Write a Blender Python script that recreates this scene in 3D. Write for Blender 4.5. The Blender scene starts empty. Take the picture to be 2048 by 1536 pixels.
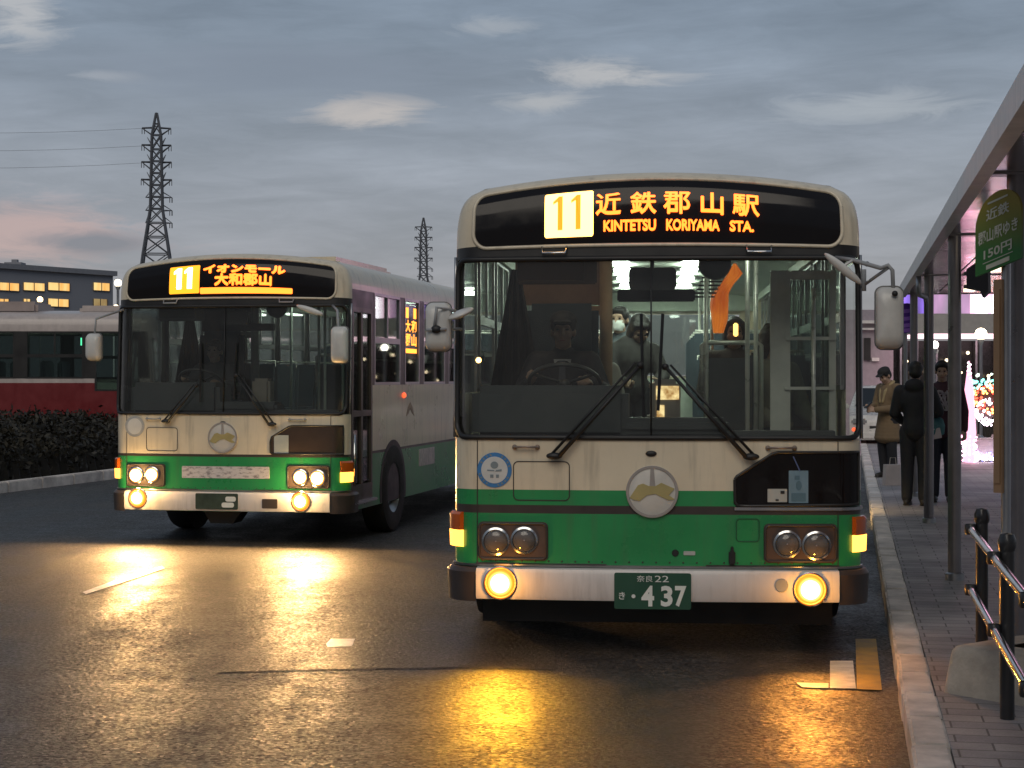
import bpy, bmesh, math, random
import numpy as np
from mathutils import Vector, Matrix
R = math.radians
rnd = random.Random(7)
SC = bpy.context.scene
COL = SC.collection

# ------------------------------------------------------------------ camera, world, sun, exposure
F, HZ, CX, H = 3400.0, 755.0, 1024.0, 1.70      # focal length / horizon row / centre column of the 2048 px photo; eye height
cam = bpy.data.cameras.new('camera')
cam.sensor_width = 36; cam.lens = F * 36 / 2048
cam.shift_y = -(768 - HZ) / 2048
cam.clip_end = 3000
camo = bpy.data.objects.new('camera', cam); COL.objects.link(camo)
camo.location = (0, 0, H); camo.rotation_euler = (R(90), 0, 0)
SC.camera = camo
SC.view_settings.view_transform = 'Standard'
SC.view_settings.look = 'None'
SC.view_settings.exposure = 0
SC.view_settings.gamma = 1
SC.cycles.use_denoising = True
SC.cycles.max_bounces = 8
SC.cycles.transparent_max_bounces = 16
SC.cycles.sample_clamp_indirect = 6
SUN_EL, SUN_AZ = R(38), R(190)      # dusk light from behind the camera

def nmath(nt, op, *a, clamp=False):
    n = nt.nodes.new('ShaderNodeMath'); n.operation = op; n.use_clamp = clamp
    for i, v in enumerate(a):
        if isinstance(v, (int, float)): n.inputs[i].default_value = v
        else: nt.links.new(v, n.inputs[i])
    return n.outputs[0]
def nmix(nt, fac, a, b, mode='MIX'):
    n = nt.nodes.new('ShaderNodeMix'); n.data_type = 'RGBA'; n.blend_type = mode
    for sock, v in ((n.inputs[0], fac), (n.inputs[6], a), (n.inputs[7], b)):
        if isinstance(v, (int, float)): sock.default_value = v
        elif isinstance(v, tuple): sock.default_value = (*v[:3], 1)
        else: nt.links.new(v, sock)
    return n.outputs[2]
def nramp(nt, fac, stops, interp='LINEAR'):
    n = nt.nodes.new('ShaderNodeValToRGB'); n.color_ramp.interpolation = interp
    e = n.color_ramp.elements
    while len(e) < len(stops): e.new(0.5)
    for k, (p, c) in enumerate(stops):
        e[k].position = p; e[k].color = (*c, 1) if isinstance(c, tuple) else (c, c, c, 1)
    nt.links.new(fac, n.inputs[0]); return n.outputs[0]
def nnoise(nt, vec, scale, detail=4, rough=.5, dist=0):
    n = nt.nodes.new('ShaderNodeTexNoise')
    n.inputs['Scale'].default_value = scale; n.inputs['Detail'].default_value = detail
    n.inputs['Roughness'].default_value = rough; n.inputs['Distortion'].default_value = dist
    if vec is not None: nt.links.new(vec, n.inputs['Vector'])
    return n.outputs['Fac']

def make_world():
    w = bpy.data.worlds.new('World'); SC.world = w; w.use_nodes = True
    nt = w.node_tree; nt.nodes.clear()
    out = nt.nodes.new('ShaderNodeOutputWorld'); bg = nt.nodes.new('ShaderNodeBackground')
    bg.inputs['Strength'].default_value = 0.1
    sky = nt.nodes.new('ShaderNodeTexSky'); sky.sky_type = 'NISHITA'; sky.sun_disc = False
    sky.sun_elevation = SUN_EL; sky.sun_rotation = SUN_AZ
    tc = nt.nodes.new('ShaderNodeTexCoord'); sp = nt.nodes.new('ShaderNodeSeparateXYZ')
    nt.links.new(tc.outputs['Generated'], sp.inputs[0])
    az = nmath(nt, 'ARCTAN2', sp.outputs[0], sp.outputs[1])
    el = nmath(nt, 'ARCSINE', sp.outputs[2])
    cv = nt.nodes.new('ShaderNodeCombineXYZ')
    nt.links.new(nmath(nt, 'MULTIPLY', az, 3.2), cv.inputs[0]); nt.links.new(nmath(nt, 'MULTIPLY', el, 15), cv.inputs[1])
    n1 = nnoise(nt, cv.outputs[0], 2.1, 8, .52, .3)
    n2 = nnoise(nt, cv.outputs[0], 5.5, 10, .66, .9)
    n3 = nnoise(nt, cv.outputs[0], 1.0, 3, .5)
    base = nramp(nt, nmath(nt, 'MULTIPLY', el, 4.0), [(0, (.285, .265, .285)), (.22, (.295, .288, .315)), (.5, (.300, .318, .355)), (.78, (.235, .275, .325)), (1, (.195, .240, .295))])
    # broad light and dark cloud bands, then torn edges
    band = nramp(nt, n1, [(.3, .84), (.5, .98), (.72, 1.15)])
    c = nmix(nt, 1.0, base, band, 'MULTIPLY')
    c = nmix(nt, 1.0, c, nramp(nt, n2, [(.3, .92), (.7, 1.09)]), 'MULTIPLY')
    sv = nt.nodes.new('ShaderNodeCombineXYZ'); nt.links.new(nmath(nt, 'MULTIPLY', az, 2.2), sv.inputs[0]); nt.links.new(nmath(nt, 'MULTIPLY_ADD', el, 34, nmath(nt, 'MULTIPLY', az, -2.5)), sv.inputs[1])
    c = nmix(nt, 1.0, c, nramp(nt, nnoise(nt, sv.outputs[0], 1.7, 9, .62, .5), [(.32, .93), (.5, 1.0), (.70, 1.08)]), 'MULTIPLY')
    c = nmix(nt, .55, c, nramp(nt, n3, [(.35, .82), (.65, 1.12)]), 'MULTIPLY')
    def patch(c, px, py, sx, sy, colr, amt, lo=.42, hi=.62):
        a0 = math.atan((px - CX) / F); e0 = math.atan((HZ - py) / F)
        da = nmath(nt, 'DIVIDE', nmath(nt, 'SUBTRACT', az, a0), sx / F)
        de = nmath(nt, 'DIVIDE', nmath(nt, 'SUBTRACT', el, e0), sy / F)
        r2 = nmath(nt, 'ADD', nmath(nt, 'MULTIPLY', da, da), nmath(nt, 'MULTIPLY', de, de))
        g = nmath(nt, 'EXPONENT', nmath(nt, 'MULTIPLY', r2, -1.0))
        m = nmath(nt, 'ADD', nmath(nt, 'MULTIPLY', g, .42), nmath(nt, 'MULTIPLY', nmath(nt, 'SUBTRACT', n2, .5), .9))
        f = nramp(nt, m, [(max(0, lo - .25), 0.0), (hi - .24, .75), (hi - .05, 1.0)])
        f = nmath(nt, 'MULTIPLY', nmath(nt, 'MULTIPLY', f, nmath(nt, 'POWER', g, .6)), amt, clamp=True)
        return nmix(nt, f, c, colr)
    c = patch(c, 730, 222, 140, 38, (.52, .47, .43), 1.6)
    c = patch(c, 1215, 148, 190, 34, (.47, .46, .45), 1.4)
    c = patch(c, 985, 55, 110, 24, (.38, .40, .42), .9)
    c = patch(c, 1090, 205, 120, 24, (.43, .43, .43), 1.2)
    c = patch(c, 1750, 225, 240, 40, (.39, .41, .43), 1.0)
    c = patch(c, 30, 60, 110, 70, (.47, .47, .47), 1.4)
    c = patch(c, 210, 168, 110, 16, (.42, .43, .45), .9)
    c = patch(c, 60, 480, 200, 55, (.50, .36, .34), 1.4, .3, .5)
    c = patch(c, 190, 495, 120, 26, (.22, .21, .24), 1.2, .3, .5)
    c = patch(c, 560, 150, 420, 60, (.21, .235, .28), .9, .3, .5)
    c = nmix(nt, 1., c, (.88, .885, .90), 'MULTIPLY')
    c = nmix(nt, .012, c, sky.outputs[0])
    # the sky behind the camera is darkened low down to dim reflections in the windscreens
    back = nmath(nt, 'MULTIPLY_ADD', sp.outputs[1], -3.0, 0.0, clamp=True)
    low = nmath(nt, 'MULTIPLY_ADD', el, -2.6, 1.25, clamp=True)
    c = nmix(nt, nmath(nt, 'MULTIPLY', back, low), c, (.10, .105, .115))
    # below the horizon the light that comes back from the ground is dim
    c = nmix(nt, nmath(nt, 'MULTIPLY_ADD', el, -30.0, 0.0, clamp=True), c, (.05, .05, .055))
    # strength 0.1 x 10 : colours above are radiances
    c10 = nt.nodes.new('ShaderNodeVectorMath'); c10.operation = 'SCALE'; c10.inputs['Scale'].default_value = 10.0
    nt.links.new(c, c10.inputs[0]); nt.links.new(c10.outputs[0], bg.inputs['Color'])
    nt.links.new(bg.outputs[0], out.inputs[0])
make_world()
sun = bpy.data.lights.new('sun', 'SUN'); sun.energy = 0.85; sun.angle = R(40); sun.color = (1, .90, .76)
suno = bpy.data.objects.new('sun', sun); COL.objects.link(suno)
_d = Vector((math.sin(SUN_AZ) * math.cos(SUN_EL), math.cos(SUN_AZ) * math.cos(SUN_EL), math.sin(SUN_EL)))
suno.rotation_euler = _d.to_track_quat('Z', 'Y').to_euler()

# ------------------------------------------------------------------ materials
_M = {}
def mat(name, col, rough=.5, metal=0., var=.12, vs=6., bump=0., bs=80., spec=.5, coat=0., streak=0.):
    if name in _M: return _M[name]
    m = bpy.data.materials.new(name); m.use_nodes = True; nt = m.node_tree; _M[name] = m
    p = nt.nodes['Principled BSDF']
    p.inputs['Roughness'].default_value = rough; p.inputs['Metallic'].default_value = metal
    p.inputs['Specular IOR Level'].default_value = spec
    p.inputs['Coat Weight'].default_value = coat; p.inputs['Coat Roughness'].default_value = .08
    tc = nt.nodes.new('ShaderNodeTexCoord')
    n = nnoise(nt, tc.outputs['Object'], vs, 6, .6)
    c = nmix(nt, 1., (*col,), nramp(nt, n, [(.3, 1 - var), (.7, 1 + var)]), 'MULTIPLY')
    if streak:      # rain-washed road dirt: vertical streaks that stay on the paint
        mp = nt.nodes.new('ShaderNodeMapping'); mp.inputs['Scale'].default_value = (9, 9, .9)
        nt.links.new(tc.outputs['Object'], mp.inputs[0])
        s = nnoise(nt, mp.outputs[0], 1.6, 6, .62)
        c = nmix(nt, nramp(nt, s, [(.5, 0.), (.85, streak)]), c, (.10, .085, .07))
    nt.links.new(c, p.inputs['Base Color'])
    nt.links.new(nramp(nt, n, [(.3, max(0, rough - .07)), (.7, min(1, rough + .09))]), p.inputs['Roughness'])
    if bump:
        b = nt.nodes.new('ShaderNodeBump'); b.inputs['Strength'].default_value = bump; b.inputs['Distance'].default_value = .01
        nt.links.new(nnoise(nt, tc.outputs['Object'], bs, 4), b.inputs['Height']); nt.links.new(b.outputs[0], p.inputs['Normal'])
    return m
def emis(name, col, s, base=(.02, .02, .02)):
    if name in _M: return _M[name]
    m = bpy.data.materials.new(name); m.use_nodes = True; _M[name] = m
    p = m.node_tree.nodes['Principled BSDF']
    p.inputs['Base Color'].default_value = (*base, 1); p.inputs['Roughness'].default_value = .3
    p.inputs['Emission Color'].default_value = (*col, 1); p.inputs['Emission Strength'].default_value = s
    return m
def emis_var(name, c1, c2, s, scale, stretch=(1, 1, 1), lo=.4, hi=.6):
    """lit surface whose brightness differs over its own pattern (curtains, strings of lamps)"""
    if name in _M: return _M[name]
    m = bpy.data.materials.new(name); m.use_nodes = True; nt = m.node_tree; _M[name] = m
    p = nt.nodes['Principled BSDF']; p.inputs['Base Color'].default_value = (.05, .05, .05, 1)
    tc = nt.nodes.new('ShaderNodeTexCoord'); mp = nt.nodes.new('ShaderNodeMapping'); mp.inputs['Scale'].default_value = stretch
    nt.links.new(tc.outputs['Object'], mp.inputs[0])
    n = nnoise(nt, mp.outputs[0], scale, 3)
    nt.links.new(nramp(nt, n, [(lo, c1), (hi, c2)]), p.inputs['Emission Color'])
    p.inputs['Emission Strength'].default_value = s
    return m
def glass(name, tint=(.8, .85, .83), refl=1.0, rough=.02, keep=1.0):
    if name in _M: return _M[name]
    m = bpy.data.materials.new(name); m.use_nodes = True; nt = m.node_tree; nt.nodes.clear(); _M[name] = m
    o = nt.nodes.new('ShaderNodeOutputMaterial'); t = nt.nodes.new('ShaderNodeBsdfTransparent'); t.inputs[0].default_value = (*tint, 1)
    g = nt.nodes.new('ShaderNodeBsdfGlossy'); g.inputs['Roughness'].default_value = rough; g.inputs[0].default_value = (1, 1, 1, 1)
    f = nt.nodes.new('ShaderNodeFresnel'); f.inputs[0].default_value = 1.52
    mx = nt.nodes.new('ShaderNodeMixShader')
    nt.links.new(nmath(nt, 'MULTIPLY', f.outputs[0], 1.25 * refl, clamp=True), mx.inputs[0])
    nt.links.new(t.outputs[0], mx.inputs[1]); nt.links.new(g.outputs[0], mx.inputs[2]); nt.links.new(mx.outputs[0], o.inputs[0])
    return m
def lamp_lens(name, core, rim, rad, hot=.48):
    """lens lit from a bulb behind its centre: core colour in the middle, rim colour at the edge (object space, radial)"""
    m = bpy.data.materials.new(name); m.use_nodes = True; nt = m.node_tree
    p = nt.nodes['Principled BSDF']; p.inputs['Base Color'].default_value = (.10, .05, .02, 1); p.inputs['Roughness'].default_value = .15
    g = nt.nodes.new('ShaderNodeTexCoord'); vl = nt.nodes.new('ShaderNodeVectorMath'); vl.operation = 'LENGTH'
    mp = nt.nodes.new('ShaderNodeMapping'); mp.inputs['Scale'].default_value = (1 / rad, 0, 1 / rad)
    nt.links.new(g.outputs['Object'], mp.inputs[0]); nt.links.new(mp.outputs[0], vl.inputs[0])
    q = [(hot, core)] + [(hot + (1 - hot) * t, tuple(c * k for c in w)) for t, w, k in ((.3, (.30, .14, .035), 1), (.6, (.19, .060, .004), 1), (1., (.075, .013, .0), 1))]
    nt.links.new(nramp(nt, vl.outputs['Value'], q), p.inputs['Emission Color'])
    p.inputs['Emission Strength'].default_value = 10
    return m

# ------------------------------------------------------------------ mesh helpers
class MB:
    def __init__(s): s.v = []; s.f = []; s.m = []
    def add(s, vs, fs, mi=0):
        o = len(s.v); s.v += [tuple(p) for p in vs]; s.f += [tuple(i + o for i in f) for f in fs]; s.m += [mi] * len(fs); return s
    def grid(s, rows, mi=0, closed=False):
        n = len(rows[0]); vs = [p for r in rows for p in r]; fs = []
        for i in range(len(rows) - 1):
            for j in range(n if closed else n - 1):
                k = (j + 1) % n; fs.append((i * n + j, i * n + k, (i + 1) * n + k, (i + 1) * n + j))
        return s.add(vs, fs, mi)
    def box(s, c, d, mi=0, rot=None, bev=0.):
        bm = bmesh.new(); bmesh.ops.create_cube(bm, size=1)
        for v in bm.verts: v.co = Vector((v.co.x * d[0], v.co.y * d[1], v.co.z * d[2]))
        if bev:
            bmesh.ops.bevel(bm, geom=bm.edges[:], offset=min(bev, min(d) * .45), segments=2, affect='EDGES')
        M = Matrix.Translation(Vector(c)) @ (rot.to_4x4() if rot is not None else Matrix.Identity(4))
        vs = [M @ v.co for v in bm.verts]; bm.verts.index_update(); fs = [[v.index for v in f.verts] for f in bm.faces]; bm.free()
        return s.add(vs, fs, mi)
    def tube(s, pts, r, n=8, mi=0, cap=True):
        pts = [Vector(p) for p in pts]; rs = r if isinstance(r, (list, tuple)) else [r] * len(pts)
        rows = []; up = None
        for i, p in enumerate(pts):
            t = (pts[min(i + 1, len(pts) - 1)] - pts[max(i - 1, 0)]).normalized()
            if up is None: up = Vector((0, 0, 1)) if abs(t.z) < .9 else Vector((1, 0, 0))
            a = t.cross(up).normalized(); b = a.cross(t).normalized(); up = b
            rows.append([p + (a * math.cos(2 * math.pi * k / n) + b * math.sin(2 * math.pi * k / n)) * rs[i] for k in range(n)])
        o = len(s.v); s.grid(rows, mi, True)
        if cap:
            s.f += [tuple(o + k for k in range(n))[::-1], tuple(o + (len(rows) - 1) * n + k for k in range(n))]; s.m += [mi, mi]
        return s
    def sphere(s, c, r, mi=0, nu=14, nv=9, rot=None):
        r = (r, r, r) if isinstance(r, (int, float)) else r; c = Vector(c)
        rows = []
        for i in range(nv + 1):
            a = math.pi * i / nv; a = min(max(a, 1e-3), math.pi - 1e-3)
            row = []
            for k in range(nu):
                b = 2 * math.pi * k / nu
                p = Vector((r[0] * math.sin(a) * math.cos(b), r[1] * math.sin(a) * math.sin(b), r[2] * math.cos(a)))
                row.append(c + (rot @ p if rot is not None else p))
            rows.append(row)
        return s.grid(rows, mi, True)
    def lathe(s, c, prof, axis='z', n=20, mi=0):
        rows = []
        for r, h in prof:
            row = []
            for k in range(n):
                a = 2 * math.pi * k / n
                p = {'z': (r * math.cos(a), r * math.sin(a), h), 'y': (r * math.cos(a), h, r * math.sin(a)), 'x': (h, r * math.cos(a), r * math.sin(a))}[axis]
                row.append(Vector(c) + Vector(p))
            rows.append(row)
        return s.grid(rows, mi, True)
    def prism(s, poly, fn, d0, d1, mi=0):
        """poly: 2-D outline; fn(a,b,d)->3-D; faces at depths d0 (front) and d1"""
        n = len(poly); vs = [fn(a, b, d0) for a, b in poly] + [fn(a, b, d1) for a, b in poly]
        return s.add(vs, [tuple(range(n)), tuple(range(2 * n - 1, n - 1, -1))] + [(i, n + i, n + (i + 1) % n, (i + 1) % n) for i in range(n)], mi)
    def build(s, name, mats, parent=None, smooth=False, loc=None, fix=True):
        me = bpy.data.meshes.new(name); me.from_pydata(s.v, [], s.f)
        for m in (mats if isinstance(mats, (list, tuple)) else [mats]): me.materials.append(m)
        me.polygons.foreach_set('material_index', s.m)
        if fix:
            bm = bmesh.new(); bm.from_mesh(me); bmesh.ops.recalc_face_normals(bm, faces=bm.faces[:]); bm.to_mesh(me); bm.free()
        if smooth: me.shade_smooth() if smooth is True else me.shade_smooth_by_angle(angle=smooth) if hasattr(me, 'shade_smooth_by_angle') else None
        if smooth and smooth is not True:
            for p in me.polygons: p.use_smooth = True
            if hasattr(me, 'set_sharp_from_angle'): me.set_sharp_from_angle(angle=smooth)
        o = bpy.data.objects.new(name, me); COL.objects.link(o)
        if parent is not None: o.parent = parent
        if loc is not None: o.location = loc
        return o
SM = R(35)
def rrect(a0, a1, b0, b1, r, n=5):
    pts = []
    for cx, cy, s in ((a1 - r, b1 - r, 0), (a0 + r, b1 - r, 90), (a0 + r, b0 + r, 180), (a1 - r, b0 + r, 270)):
        for k in range(n + 1):
            a = R(s + 90 * k / n); pts.append((cx + r * math.cos(a), cy + r * math.sin(a)))
    return pts
def empty(name, loc=(0, 0, 0), rz=0):
    o = bpy.data.objects.new(name, None); COL.objects.link(o); o.location = loc; o.rotation_euler = (0, 0, rz); o.empty_display_size = .2; return o
def tag(o, label=None, cat=None, group=None, kind=None):
    if label: o['label'] = label
    if cat: o['category'] = cat
    if group: o['group'] = group
    if kind: o['kind'] = kind
    return o
def copy_tree(o, parent=None):
    c = o.copy(); COL.objects.link(c); c.parent = parent
    for ch in [x for x in o.children]: copy_tree(ch, c)
    return c
_txt = {}
def text_raw(s, bold=0.):
    cu = bpy.data.curves.new('lettering', 'FONT'); cu.body = s; cu.offset = bold; cu.resolution_u = 3
    ob = bpy.data.objects.new('lettering', cu); COL.objects.link(ob)
    dg = bpy.context.evaluated_depsgraph_get(); dg.update()
    me = bpy.data.meshes.new_from_object(ob.evaluated_get(dg))
    bpy.data.objects.remove(ob); bpy.data.curves.remove(cu)
    v = np.array([p.co[:2] for p in me.vertices]).reshape(-1, 2); f = [tuple(p.vertices) for p in me.polygons]
    bpy.data.meshes.remove(me); return v, f
def add_text(mb, s, a0, a1, b0, b1, fn, d=0., bold=0., mi=0, fat=0.):
    if fat:
        for k, (da, db) in enumerate(((-1, 0), (1, 0), (0, 1), (0, -1))): add_text(mb, s, a0 + da * fat, a1 + da * fat, b0 + db * fat, b1 + db * fat, fn, d + .0005 * (k + 1), bold, mi)

    """lettering filling the box a0..a1 x b0..b1 on a surface fn(a,b,d)"""
    v, f = text_raw(s, bold)
    if len(v) == 0: return mb
    lo, hi = v.min(0), v.max(0)
    vs = [fn(a0 + (p[0] - lo[0]) / max(1e-6, hi[0] - lo[0]) * (a1 - a0), b0 + (p[1] - lo[1]) / max(1e-6, hi[1] - lo[1]) * (b1 - b0), d) for p in v]
    return mb.add(vs, f, mi)
def at(px, py, Y): return Vector(((px - CX) / F * Y, Y, H - (py - HZ) / F * Y))
def G(px, py, z=0.):
    Y = F * (H - z) / (py - HZ); return Vector(((px - CX) / F * Y, Y, z))
TH = R(11.2); DV = Vector((math.sin(TH), math.cos(TH), 0)); RV = Vector((math.cos(TH), -math.sin(TH), 0))
def K(s, o, z=0.): return DV * s + RV * o + Vector((0, 0, z))        # kerb frame: along, right of the eye, up

# ------------------------------------------------------------------ ground
def asphalt(name, c0, c1, rlo, rhi, bump, grain=42):
    m = bpy.data.materials.new(name); m.use_nodes = True; nt = m.node_tree; p = nt.nodes['Principled BSDF']
    tc = nt.nodes.new('ShaderNodeTexCoord'); v = tc.outputs['Object']
    fine = nnoise(nt, v, 28, 3, .7); mid = nnoise(nt, v, 3.0, 6, .6); big = nnoise(nt, v, .5, 4, .55)
    vo = nt.nodes.new('ShaderNodeTexVoronoi'); vo.inputs['Scale'].default_value = grain; nt.links.new(v, vo.inputs['Vector'])
    st = nt.nodes.new('ShaderNodeSeparateColor'); nt.links.new(vo.outputs['Color'], st.inputs[0])
    c = nmix(nt, nramp(nt, st.outputs[0], [(.25, 0.), (.95, 1.)]), c0, c1)     # single stones of the surface, dark and pale
    c = nmix(nt, .8, c, nramp(nt, mid, [(.3, .7), (.7, 1.25)]), 'MULTIPLY')
    mp = nt.nodes.new('ShaderNodeMapping'); mp.inputs['Rotation'].default_value = (0, 0, R(11.2)); mp.inputs['Scale'].default_value = (2.2, .16, 1); nt.links.new(v, mp.inputs[0])
    trk = nnoise(nt, mp.outputs[0], 1.0, 5, .6)                                 # tyre-polished tracks along the lane
    oil = nnoise(nt, v, 1.1, 5, .65, 1.2)
    c = nmix(nt, .8, c, nramp(nt, trk, [(.35, .62), (.6, 1.15)]), 'MULTIPLY')
    c = nmix(nt, nramp(nt, oil, [(.60, 0.), (.70, .75)]), c, (.012, .011, .011))
    c = nmix(nt, .8, c, nramp(nt, big, [(.35, .75), (.65, 1.2)]), 'MULTIPLY')
    nt.links.new(c, p.inputs['Base Color'])
    rg = nramp(nt, nmath(nt, 'ADD', nmath(nt, 'MULTIPLY', mid, .5), nmath(nt, 'MULTIPLY', big, .5)), [(.35, rlo), (.65, rhi)])
    nt.links.new(nmath(nt, 'MULTIPLY', rg, nmath(nt, 'MULTIPLY', nramp(nt, trk, [(.35, .84), (.62, 1.12)]), nmath(nt, 'MULTIPLY_ADD', st.outputs[1], .6, .7))), p.inputs['Roughness'])
    b = nt.nodes.new('ShaderNodeBump'); b.inputs['Strength'].default_value = bump; b.inputs['Distance'].default_value = .010
    nt.links.new(nmath(nt, 'ADD', nmath(nt, 'MULTIPLY', st.outputs[2], .55), nmath(nt, 'MULTIPLY', fine, 1.0)), b.inputs['Height'])
    nt.links.new(b.outputs[0], p.inputs['Normal'])
    p.inputs['Specular IOR Level'].default_value = .55
    return m
M_road = asphalt('asphalt', (.020, .0195, .0195), (.095, .089, .085), .40, .74, 1.0, 58)
M_patch = asphalt('asphalt_smooth', (.024, .0235, .0235), (.075, .071, .068), .44, .60, .7, 75)
mb = MB()
ys = [-30, -5, 3, 10, 20, 40, 80, 200, 600, 1500]
xs = [-1500, -300, -60, -20, 0, 20, 60, 300, 1500]
mb.grid([[(x, y, 0) for x in xs] for y in ys])
tag(mb.build('road', M_road, fix=False), kind='structure')
def sheet(name, pts, z, m):
    b = MB(); b.add([(p.x, p.y, z) for p in pts], [tuple(range(len(pts)))]); return b.build(name, m)
# smooth trench patch crossing the lane in front of the left bus
tag(sheet('road_patch', [G(555, 1254), G(760, 1262), G(935, 1274), G(1110, 1282), G(1110, 1340), G(900, 1336), G(640, 1340), G(430, 1346)], .004, M_patch), kind='structure')
M_crack = mat('crack_seal', (.012, .012, .012), .55)
def ribbon(pts, w):
    b = MB(); L = []; Rr = []
    for i, p in enumerate(pts):
        t = (pts[min(i + 1, len(pts) - 1)] - pts[max(0, i - 1)]).normalized(); n = Vector((-t.y, t.x, 0)) * w * (.5 + .5 * rnd.random())
        L.append(p + n); Rr.append(p - n)
    return b.grid([L, Rr])
def wob(pts, n=9):
    out = []
    for i in range(len(pts) - 1):
        for k in range(n):
            p = pts[i].lerp(pts[i + 1], k / n); out.append(p + Vector((rnd.uniform(-.02, .02), rnd.uniform(-.02, .02), 0)))
    return out + [pts[-1]]
for pts in ([G(20, 1478), G(200, 1405), G(330, 1352), G(410, 1331)], [G(555, 1257), G(640, 1215), G(740, 1176)], [G(555, 1252), G(760, 1259), G(930, 1270)], [G(430, 1347), G(640, 1342), G(900, 1337)]):
    for p in pts: p.z = .008
    tag(ribbon(wob(pts, 22), .016 if pts[0].x < -2.5 and pts[-1].x > pts[0].x + .8 else .009).build('road_crack', M_crack), kind='structure')
M_white = mat('road_paint_white', (.66, .65, .62), .36, var=.3, vs=9, bump=.3, bs=120)
M_yellow = mat('road_paint_yellow', (.42, .27, .05), .55, var=.3, vs=9, bump=.3, bs=120)
def mark(pts, m, z=.008): tag(sheet('road_marking', [G(*p) for p in pts], z, m), kind='structure')
mark([(165, 1186), (172, 1190), (250, 1165), (330, 1138), (324, 1133), (242, 1158)], M_white)
mark([(652, 1289), (662, 1279), (710, 1279), (704, 1294), (655, 1296)], M_white, .0055)
mark([(1660, 1324), (1706, 1324), (1712, 1380), (1660, 1379)], M_white)
mark([(1593, 1368), (1657, 1369), (1657, 1379), (1604, 1377)], M_white)
mark([(1711, 1280), (1752, 1280), (1764, 1383), (1714, 1381)], M_yellow)
# kerb blocks and block paving
O0, O1 = .261, .420
M_kerb = mat('kerb_concrete', (.64, .58, .53), .75, var=.4, vs=3, bump=.9, bs=30)
mb = MB(); s = -4.0
Rk = Matrix.Rotation(-TH, 3, 'Z')
while s < 75:
    c = K(s + .3, (O0 + O1) / 2, .05 + rnd.uniform(-.002, .002)); mb.box(c + RV * rnd.uniform(-.004, .004), (O1 - O0, .592, .20), 0, Rk @ Matrix.Rotation(rnd.uniform(-.006, .006), 3, 'Z'), .014); s += .6
tag(mb.build('kerb', M_kerb, smooth=False), kind='structure')
mb = MB(); mb.prism([(-6, O1 + .003), (-6, 40), (80, 40), (80, O1 + .003)], lambda a, b, d: K(a, b, d), .142, -.05)
def paving():
    m = bpy.data.materials.new('block_paving'); m.use_nodes = True; nt = m.node_tree; p = nt.nodes['Principled BSDF']
    tc = nt.nodes.new('ShaderNodeTexCoord'); mp = nt.nodes.new('ShaderNodeMapping'); mp.inputs['Rotation'].default_value = (0, 0, TH)
    nt.links.new(tc.outputs['Object'], mp.inputs[0])
    bk = nt.nodes.new('ShaderNodeTexBrick'); bk.inputs['Scale'].default_value = 1.0
    bk.inputs['Brick Width'].default_value = .30; bk.inputs['Row Height'].default_value = .15; bk.inputs['Mortar Size'].default_value = .005
    bk.inputs['Color1'].default_value = (.27, .25, .25, 1); bk.inputs['Color2'].default_value = (.37, .335, .325, 1); bk.inputs['Mortar'].default_value = (.12, .105, .10, 1)
    nt.links.new(mp.outputs[0], bk.inputs['Vector'])
    n = nnoise(nt, tc.outputs['Object'], 1.2, 6, .6); n2 = nnoise(nt, tc.outputs['Object'], 90, 3)
    c = nmix(nt, 1., bk.outputs['Color'], nramp(nt, n, [(.3, .55), (.7, 1.3)]), 'MULTIPLY')
    c = nmix(nt, .6, c, nramp(nt, n2, [(.3, .8), (.7, 1.2)]), 'MULTIPLY')
    nt.links.new(c, p.inputs['Base Color']); p.inputs['Roughness'].default_value = .62
    b = nt.nodes.new('ShaderNodeBump'); b.inputs['Strength'].default_value = .5; b.inputs['Distance'].default_value = .006
    nt.links.new(nmath(nt, 'SUBTRACT', nmath(nt, 'MULTIPLY', n2, .4), bk.outputs['Fac']), b.inputs['Height']); nt.links.new(b.outputs[0], p.inputs['Normal'])
    return m
tag(mb.build('pavement', paving()), kind='structure')

# ------------------------------------------------------------------ buses
W, RC, BUL, LEN = 1.245, .17, .045, 10.2
def _plan():
    pts = []; x1 = W - RC
    for i in range(41): x = x1 * i / 40; pts.append((x, BUL * (x / x1) ** 2))
    for i in range(1, 15):
        a = R(5 + 85 * i / 14); pts.append((x1 + RC * math.sin(a), BUL + RC - RC * math.cos(a)))
    rr = .12
    for i in range(1, 101): pts.append((W, BUL + RC + (LEN - rr - BUL - RC) * i / 100))
    for i in range(1, 9):
        a = R(90 * i / 8); pts.append((W - rr + rr * math.cos(a), LEN - rr + rr * math.sin(a)))
    for i in range(1, 9): pts.append(((W - rr) * (1 - i / 8), LEN))
    return np.array(pts)
PL = _plan(); PU = np.concatenate([[0], np.cumsum(np.hypot(*np.diff(PL, axis=0).T))]); UMAX = PU[-1]
U_SIDE = float(np.interp(0, [0], [0]))
_is = np.argmax(PL[:, 0] >= W - 1e-6); U_SIDE = float(PU[_is]); Y_SIDE = float(PL[_is, 1])
def uy(y): return U_SIDE + (y - Y_SIDE)
INS = [(0, 0), (2.58, 0), (2.68, .008), (2.74, .022), (2.79, .050), (2.825, .095), (2.85, .18)]
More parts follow.
